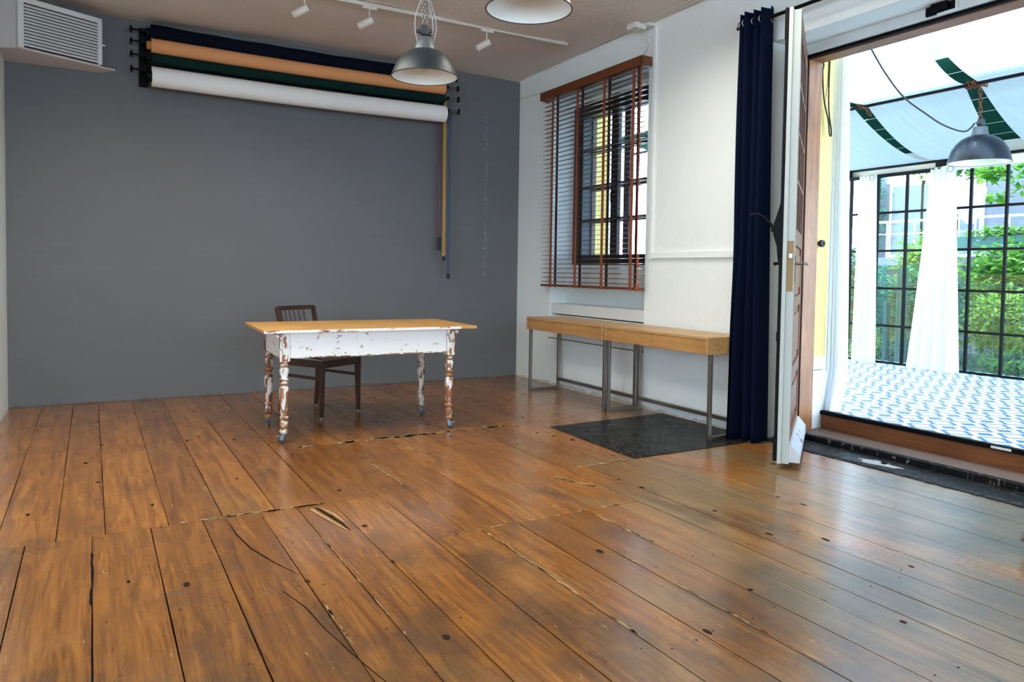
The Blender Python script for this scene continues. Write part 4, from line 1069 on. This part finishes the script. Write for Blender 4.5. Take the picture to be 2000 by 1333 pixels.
# ------------------------------------------------------------------ terrace
mb = MB(); mb.box(4.82, 8.35, -1.2, 8.2, ZT - .16, ZT); struct(mb.build('terrace_floor', M_tile))
XG = 8.10
w2 = bpy.data.objects.new('window_2', None); COL.objects.link(w2); w2.location = (XG, 4.8, ZT); struct(w2)
GY = [5.855 - .3555 * i for i in range(-4, 14)]
GZ = [ZT + .012, .612, 1.05, 1.489, 1.935, 2.372]
mb = MB()
for i, yy in enumerate(GY):
    wd = .026 if i != 4 else .034
    mb.box(XG - .014, XG + .014, yy - wd / 2, yy + wd / 2, ZT, 2.39)
for k_, zz in enumerate(GZ): mb.box(XG - .0135, XG + .0135, GY[-1], GY[0], zz - (.013 if k_ < 5 else .02), zz + (.013 if k_ < 5 else .02))
part(mb, 'steel_grid', M_steelgrid, w2)
mb = MB(); mb.box(XG + .002, XG + .005, GY[-1], GY[0], ZT + .01, 2.37); part(mb, 'pane', M_glassblue, w2)
def roofz(x): return 2.455 + (8.1 - x) * .2
bars = thing('roof_bar', 'dark steel roof bar over the terrace carrying the hanging lamp', 'roof bar', (6.40, 3.6, 2.80), 0, 'steel bars under the terrace roof')
mb = MB(); mb.tube([(6.40, -1.0, 2.80), (6.40, 8.0, 2.80)], .015, 10); part(mb, 'bar', M_steelgrid, bars)
bars = thing('roof_bar', 'dark steel roof bar just above the black window grid', 'roof bar', (8.08, 3.6, 2.47), 0, 'steel bars under the terrace roof')
mb = MB(); mb.tube([(8.08, -1.0, 2.462), (8.08, 8.0, 2.462)], .015, 10); mb.box(8.05, 8.11, 4.70, 4.80, 2.40, 2.47); mb.box(8.05, 8.11, 5.86, 5.96, 2.39, 2.48); part(mb, 'bar', M_steelgrid, bars)
mb = MB(); mb.box(8.085, 8.12, -1.0, 4.75, 2.345, 2.44); mb.box(8.13, 8.15, -1.0, 8.0, 2.39, 2.60)
tag(mb.build('fascia_board', M_winwhite), 'white board along the top of the black window grid', 'board')
RX = [4.86, 6.40, 8.08]; RZ = [3.10, 2.812, 2.475]
def sail(label, ya, yb, y2a, y2b, sag):
    def fn(u, v):
        s = u * 2; i = min(1, int(s)); t = s - i
        x = RX[i] + (RX[i + 1] - RX[i]) * t; z = RZ[i] + (RZ[i + 1] - RZ[i]) * t - sag * 4 * t * (1 - t)
        k_ = (x - RX[0]) / (RX[2] - RX[0])
        A = ya + (y2a - ya) * k_; B = yb + (y2b - yb) * k_
        return (x, A + (B - A) * v, z + .02 * sin(14 * v + 3 * u) * t * (1 - t))
    mb = MB(); mb.grid(fn, 40, 24)
    tag(mb.build('shade_sail', M_sail), label, 'shade cloth', 'white shade cloths under the terrace roof')
sail('white shade cloth over the terrace, far left behind the hanging voile', 4.38, 6.2, 4.92, 6.6, .10)
sail('white shade cloth over the middle of the terrace, between the two green gaps', 3.17, 4.24, 4.05, 4.78, .13)
sail('white shade cloth over the terrace at the right edge, nearest the doorway', .9, 3.165, 1.4, 3.83, .07)
cn = bpy.data.objects.new('terrace_roof', None); COL.objects.link(cn); cn.location = (7.3, 3.5, 3.1); struct(cn)
for i in range(7):
    x0 = 6.1 + i * .31; zr = 2.985 - (x0 - 6.1) * .185
    mb = MB(); mb.add([(x0, -1, zr), (x0 + .295, -1, zr - .055), (x0 + .295, 8, zr - .055), (x0, 8, zr)], [(0, 1, 2, 3)]); part(mb, 'roof_sheet', M_canopy, cn, solid=.004)
def voile(label, x, ya_t, yb_t, ya_b, yb_b, zt, zb, n, amp, tail=0, group='white voile curtains on the terrace', ring=None):
    t = thing('voile_curtain', label, 'curtain', (x, (ya_b + yb_b) / 2, zb), 0, group)
    y0 = (ya_b + yb_b) / 2
    def fn(u, v):
        e = 1 - v; k_ = e ** 1.25
        A = ya_t + (ya_b - ya_t) * k_; B = yb_t + (yb_b - yb_t) * k_
        ph = 2 * pi * n * u + .6
        fold = amp * (.45 + .75 * e) * sin(ph) * (1 + .3 * sin(5 * u + 1))
        return (fold + tail * max(0, e - .9) * 3, A + (B - A) * u - y0 + .012 * sin(2 * ph + 3 * v), v * (zt - zb) + (.012 * sin(ph) if v > .99 else 0))
    mb = MB(); mb.grid(fn, 90, 44); mb.build('voile_cloth', M_voile, t)
    if ring:
        mb = MB(); yy, zz = ring; mb.tube([(-amp - .02, yy - y0 + .028 * cos(a), zz - zb + .028 * sin(a)) for a in [i * pi / 8 for i in range(16)]], .005, 6, 0, True); mb.build('curtain_ring', M_steel, t)
voile('white voile curtain hanging just outside the door beside the yellow wall', 4.93, 3.635, 3.77, 3.575, 3.77, 2.95, ZT + .004, 5, .035, tail=-.25)
voile('white voile curtain before the grid on the left, hanging straight', XG - .13, 5.455, 5.655, 5.40, 5.70, 2.375, ZT + .004, 4, .030, ring=(5.47, 2.335))
voile('white voile curtain flaring wide at its foot before the grid, under the dome lamp', XG - .13, 4.545, 4.80, 4.43, 5.01, 2.365, ZT + .004, 4, .040, ring=(4.555, 2.335))
mb = MB(); link_chain(mb, (6.38, 4.52, 2.82), (6.38, 4.44, 2.70), 3, .022, .005); link_chain(mb, (6.40, 4.60, 2.83), (6.38, 4.50, 2.78), 3, .022, .005)
tag(mb.build('rusty_chain', M_rust), 'short rusty chain wound round the roof bar near the left voile', 'chain')

# ------------------------------------------------------------------ garden
mb = MB(); mb.box(8.35, 30, -10, 30, -.5, -.1); struct(mb.build('ground', M_ground))
fn_ = thing('mesh_fence', 'green steel mesh fence with a thick post behind the black window grid', 'fence', (8.75, 4.6, -.1))
mb = MB()
y = 3.0
while y < 7.4: mb.bar((8.75, y, -.1), (8.75, y, 1.15), .006, .006); y += .075
for z in (.1, .3, .5, .7, .9, 1.1): mb.bar((8.745, 3.0, z), (8.745, 7.4, z), .008, .008)
part(mb, 'mesh_panel', M_fence, fn_)
for yy, hh, wd in ((5.60, 1.30, .11), (5.80, .86, .06)):
    mb = MB(); mb.box(8.75, 8.83, yy - wd / 2, yy + wd / 2, -.1, hh); part(mb, 'fence_post', M_fence, fn_, .006)
def leaves(mb, c, rad, n, size, m=0, flat_=.55, m2=None):
    for _ in range(n):
        while True:
            p = Vector((random.uniform(-1, 1), random.uniform(-1, 1), random.uniform(-1, 1)))
            if p.length < 1: break
        p = p * (.55 + .45 * random.random())
        q = Vector((c[0] + p.x * rad[0], c[1] + p.y * rad[1], c[2] + p.z * rad[2]))
        a = random.uniform(0, 2 * pi); tilt = random.uniform(-.9, .35)
        d = Vector((cos(a) * cos(tilt), sin(a) * cos(tilt), sin(tilt))); s = d.cross(Vector((0, 0, 1))).normalized(); nrm = s.cross(d)
        L_ = size * random.uniform(.6, 1.25); W2 = L_ * random.uniform(.2, .34)
        mb.add([q, q + d * L_ * .45 + s * W2 - nrm * .1 * L_, q + d * L_, q + d * L_ * .45 - s * W2 - nrm * .1 * L_, q + d * L_ * .5], [(0, 1, 4), (1, 2, 4), (2, 3, 4), (3, 0, 4)], m if m2 is None or random.random() > .12 else m2)
random.seed(21)
def shrub(label, x, y, z, rad, n, size, mat, blossoms=False):
    t = thing('garden_shrub', label, 'shrub', (x, y, -.1), 0, 'shrubs in the garden behind the fence')
    mb = MB()
    for k_ in range(5):
        a = random.uniform(0, 2 * pi); mb.tube([(0, 0, 0), (.1 * cos(a), .1 * sin(a), z * .5), (rad[0] * .5 * cos(a), rad[1] * .5 * sin(a), z + rad[2] * .3)], [.014, .010, .004], 5)
    mb.build('stems', M_bark, t)
    mb = MB(); leaves(mb, (0, 0, z), rad, int(n * 1.9), size * 1.12); mb.build('foliage', mat, t)
    if blossoms:
        mb = MB(); leaves(mb, (-.1, 0, z + .1), rad, 60, size * .55); mb.build('blossoms', M_flower, t)
shrub('low bright green shrub at the foot of the grid, right edge', 9.25, 4.35, .25, (.45, .6, .40), 900, .10, M_leafA)
shrub('low green shrub behind the thick fence post', 9.2, 5.55, .22, (.4, .65, .38), 900, .10, M_leafB)
shrub('yellow green shrub behind the fence right of the flared voile', 9.35, 4.55, .80, (.45, .65, .42), 900, .11, M_leafC, True)
shrub('tall fresh green shrub below the balcony at the right edge', 9.9, 4.75, 1.35, (.5, .9, .5), 1100, .11, M_leafA, True)
shrub('bluish green shrub between the two far voile curtains', 9.5, 5.75, .95, (.5, .55, .6), 1000, .11, M_leafB, True)
shrub('tall leafy shrub between the left voile and the balcony', 10.3, 6.2, 1.5, (.5, .5, .5), 700, .10, M_leafA, True)
shrub('dark green bush at the left end of the black grid', 9.4, 6.75, 1.0, (.5, .45, 1.0), 1000, .11, M_leafB)
shrub('yellow green shrub at the foot of the grid between the voiles', 9.15, 6.2, .3, (.35, .45, .4), 600, .10, M_leafC)
shrub('broad green bush growing against the house below the balcony at the right', 11.2, 5.6, .8, (.5, 1.3, .8), 1100, .13, M_leafA)
shrub('bluish green bush growing against the house below the balcony at the left', 11.3, 7.6, .8, (.5, 1.2, .8), 1100, .13, M_leafB)
shrub('green shrub beside the house window, seen through the blind', 9.6, 8.2, 1.2, (.8, .9, 1.0), 900, .13, M_leafA)
tr_ = thing('garden_tree', 'tree with fresh green hanging branches over the right of the grid', 'tree', (10.2, 3.9, -.1))
mb = MB(); mb.tube([(0, 0, 0), (.1, -.1, 1.6), (0, 0, 3.4)], [.10, .08, .05], 10)
for p in ((-.6, .6, 2.45), (-.5, 1.3, 2.7), (.1, .9, 2.75), (-.2, 1.9, 2.9)): mb.tube([(.0, 0, 2.9), (p[0] * .5, p[1] * .5, 3.0), p], [.03, .018, .006], 6)
mb.build('trunk', M_bark, tr_)
mb = MB()
for c_, rd_, n in (((-.6, .62, 2.5), (.3, .28, .28), 190), ((-.45, 1.15, 2.62), (.3, .3, .15), 110), ((-.1, 1.75, 2.78), (.35, .45, .2), 170), ((.1, 2.3, 2.95), (.4, .5, .3), 220), ((-.5, .25, 2.15), (.25, .2, .28), 130), ((-.7, 1.0, 2.3), (.2, .15, .10), 26), ((0, 0, 3.7), (1.2, 1.4, .7), 900)):
    leaves(mb, c_, rd_, n, .14)
mb.build('foliage', M_leafA, tr_)
iv = thing('climbing_ivy', 'bluish ivy climbing the pale house beside its balcony window', 'ivy', (12.9, 8.8, -.1))
mb = MB(); mb.tube([(-.02, 0, 0), (-.05, .1, 1.5), (-.03, -.1, 3.0)], .02, 6); mb.build('stems', M_bark, iv)
mb = MB(); leaves(mb, (-.12, 0, 2.4), (.15, .32, 1.1), 700, .12); mb.build('foliage', M_leafB, iv)
# neighbouring house with balcony
hs = thing('neighbour_house', 'pale grey house with balcony windows beyond the garden', 'house', (13.2, 6.0, -.1))
mb = MB(); mb.box(13.0, 16, 1.0, 9.1, -.1, 5.5); part(mb, 'wall', M_facade, hs)
for y0, y1, z0, z1 in ((7.95, 8.5, 1.6, 2.85), (7.35, 7.9, 1.6, 2.85), (6.95, 7.25, 1.6, 2.9)):
    mb = MB(); mb.box(12.95, 13.02, y0 - .06, y1 + .06, z0 - .06, z1 + .1); wf = part(mb, 'window', M_facadew, hs)
    mb = MB(); mb.box(12.93, 12.955, y0, y1, z0, z1); o = part(mb, 'window_glass', M_win_dark, hs)
mb = MB(); mb.box(12.90, 12.96, 7.30, 8.6, 2.92, 3.05); part(mb, 'shutter_box', M_facadew, hs)
mb = MB(); mb.grid(lambda u, v: (12.915 + .015 * sin(30 * u), 7.42 + .38 * u, 1.62 + 1.2 * v), 30, 2); part(mb, 'drape', M_curt_b, hs)
mb = MB(); mb.box(11.9, 13.0, 5.0, 8.9, 1.38, 1.52); part(mb, 'balcony_slab', M_facade, hs)
mb = MB(); mb.tube([(11.95, 5.0, 2.13), (11.95, 8.9, 2.13)], .02, 8); mb.tube([(11.95, 5.0, 1.92), (11.95, 8.9, 1.92)], .010, 6)
for i in range(9): mb.bar((11.95, 5.0 + i * .4875, 1.5), (11.95, 5.0 + i * .4875, 2.13), .02, .02)
part(mb, 'balcony_railing', M_facadew, hs)
pt = thing('balcony_planter', 'long dark green planter full of leaves on the balcony railing', 'planter', (11.78, 6.0, 1.66))
mb = MB(); mb.box(11.68, 11.88, 5.1, 6.7, 1.62, 1.82); part(mb, 'planter_box', M_planter, pt)
mb = MB(); leaves(mb, (11.76, 5.9, 1.88), (.15, .8, .14), 420, .11); part(mb, 'foliage', M_leafA, pt)
ps = thing('closed_parasol', 'white closed parasol leaning on the balcony', 'parasol', (12.4, 6.75, 1.52))
mb = MB(); mb.tube([(0, 0, 0), (0, .12, 1.6)], .02, 8); mb.build('pole', M_facadew, ps)
mb = MB(); n = 20; vs = []
for k_, (z, r) in enumerate(((.55, .05), (.75, .16), (1.1, .22), (1.4, .12), (1.55, .02))):
    for i in range(n):
        a = 2 * pi * i / n; rr = r * (1 + .22 * cos(6 * a)); vs.append((rr * cos(a), rr * sin(a) + z * .075, z))
mb.add(vs, [(k_ * n + i, k_ * n + (i + 1) % n, (k_ + 1) * n + (i + 1) % n, (k_ + 1) * n + i) for k_ in range(4) for i in range(n)], 0, True); mb.build('canopy', M_voile, ps)
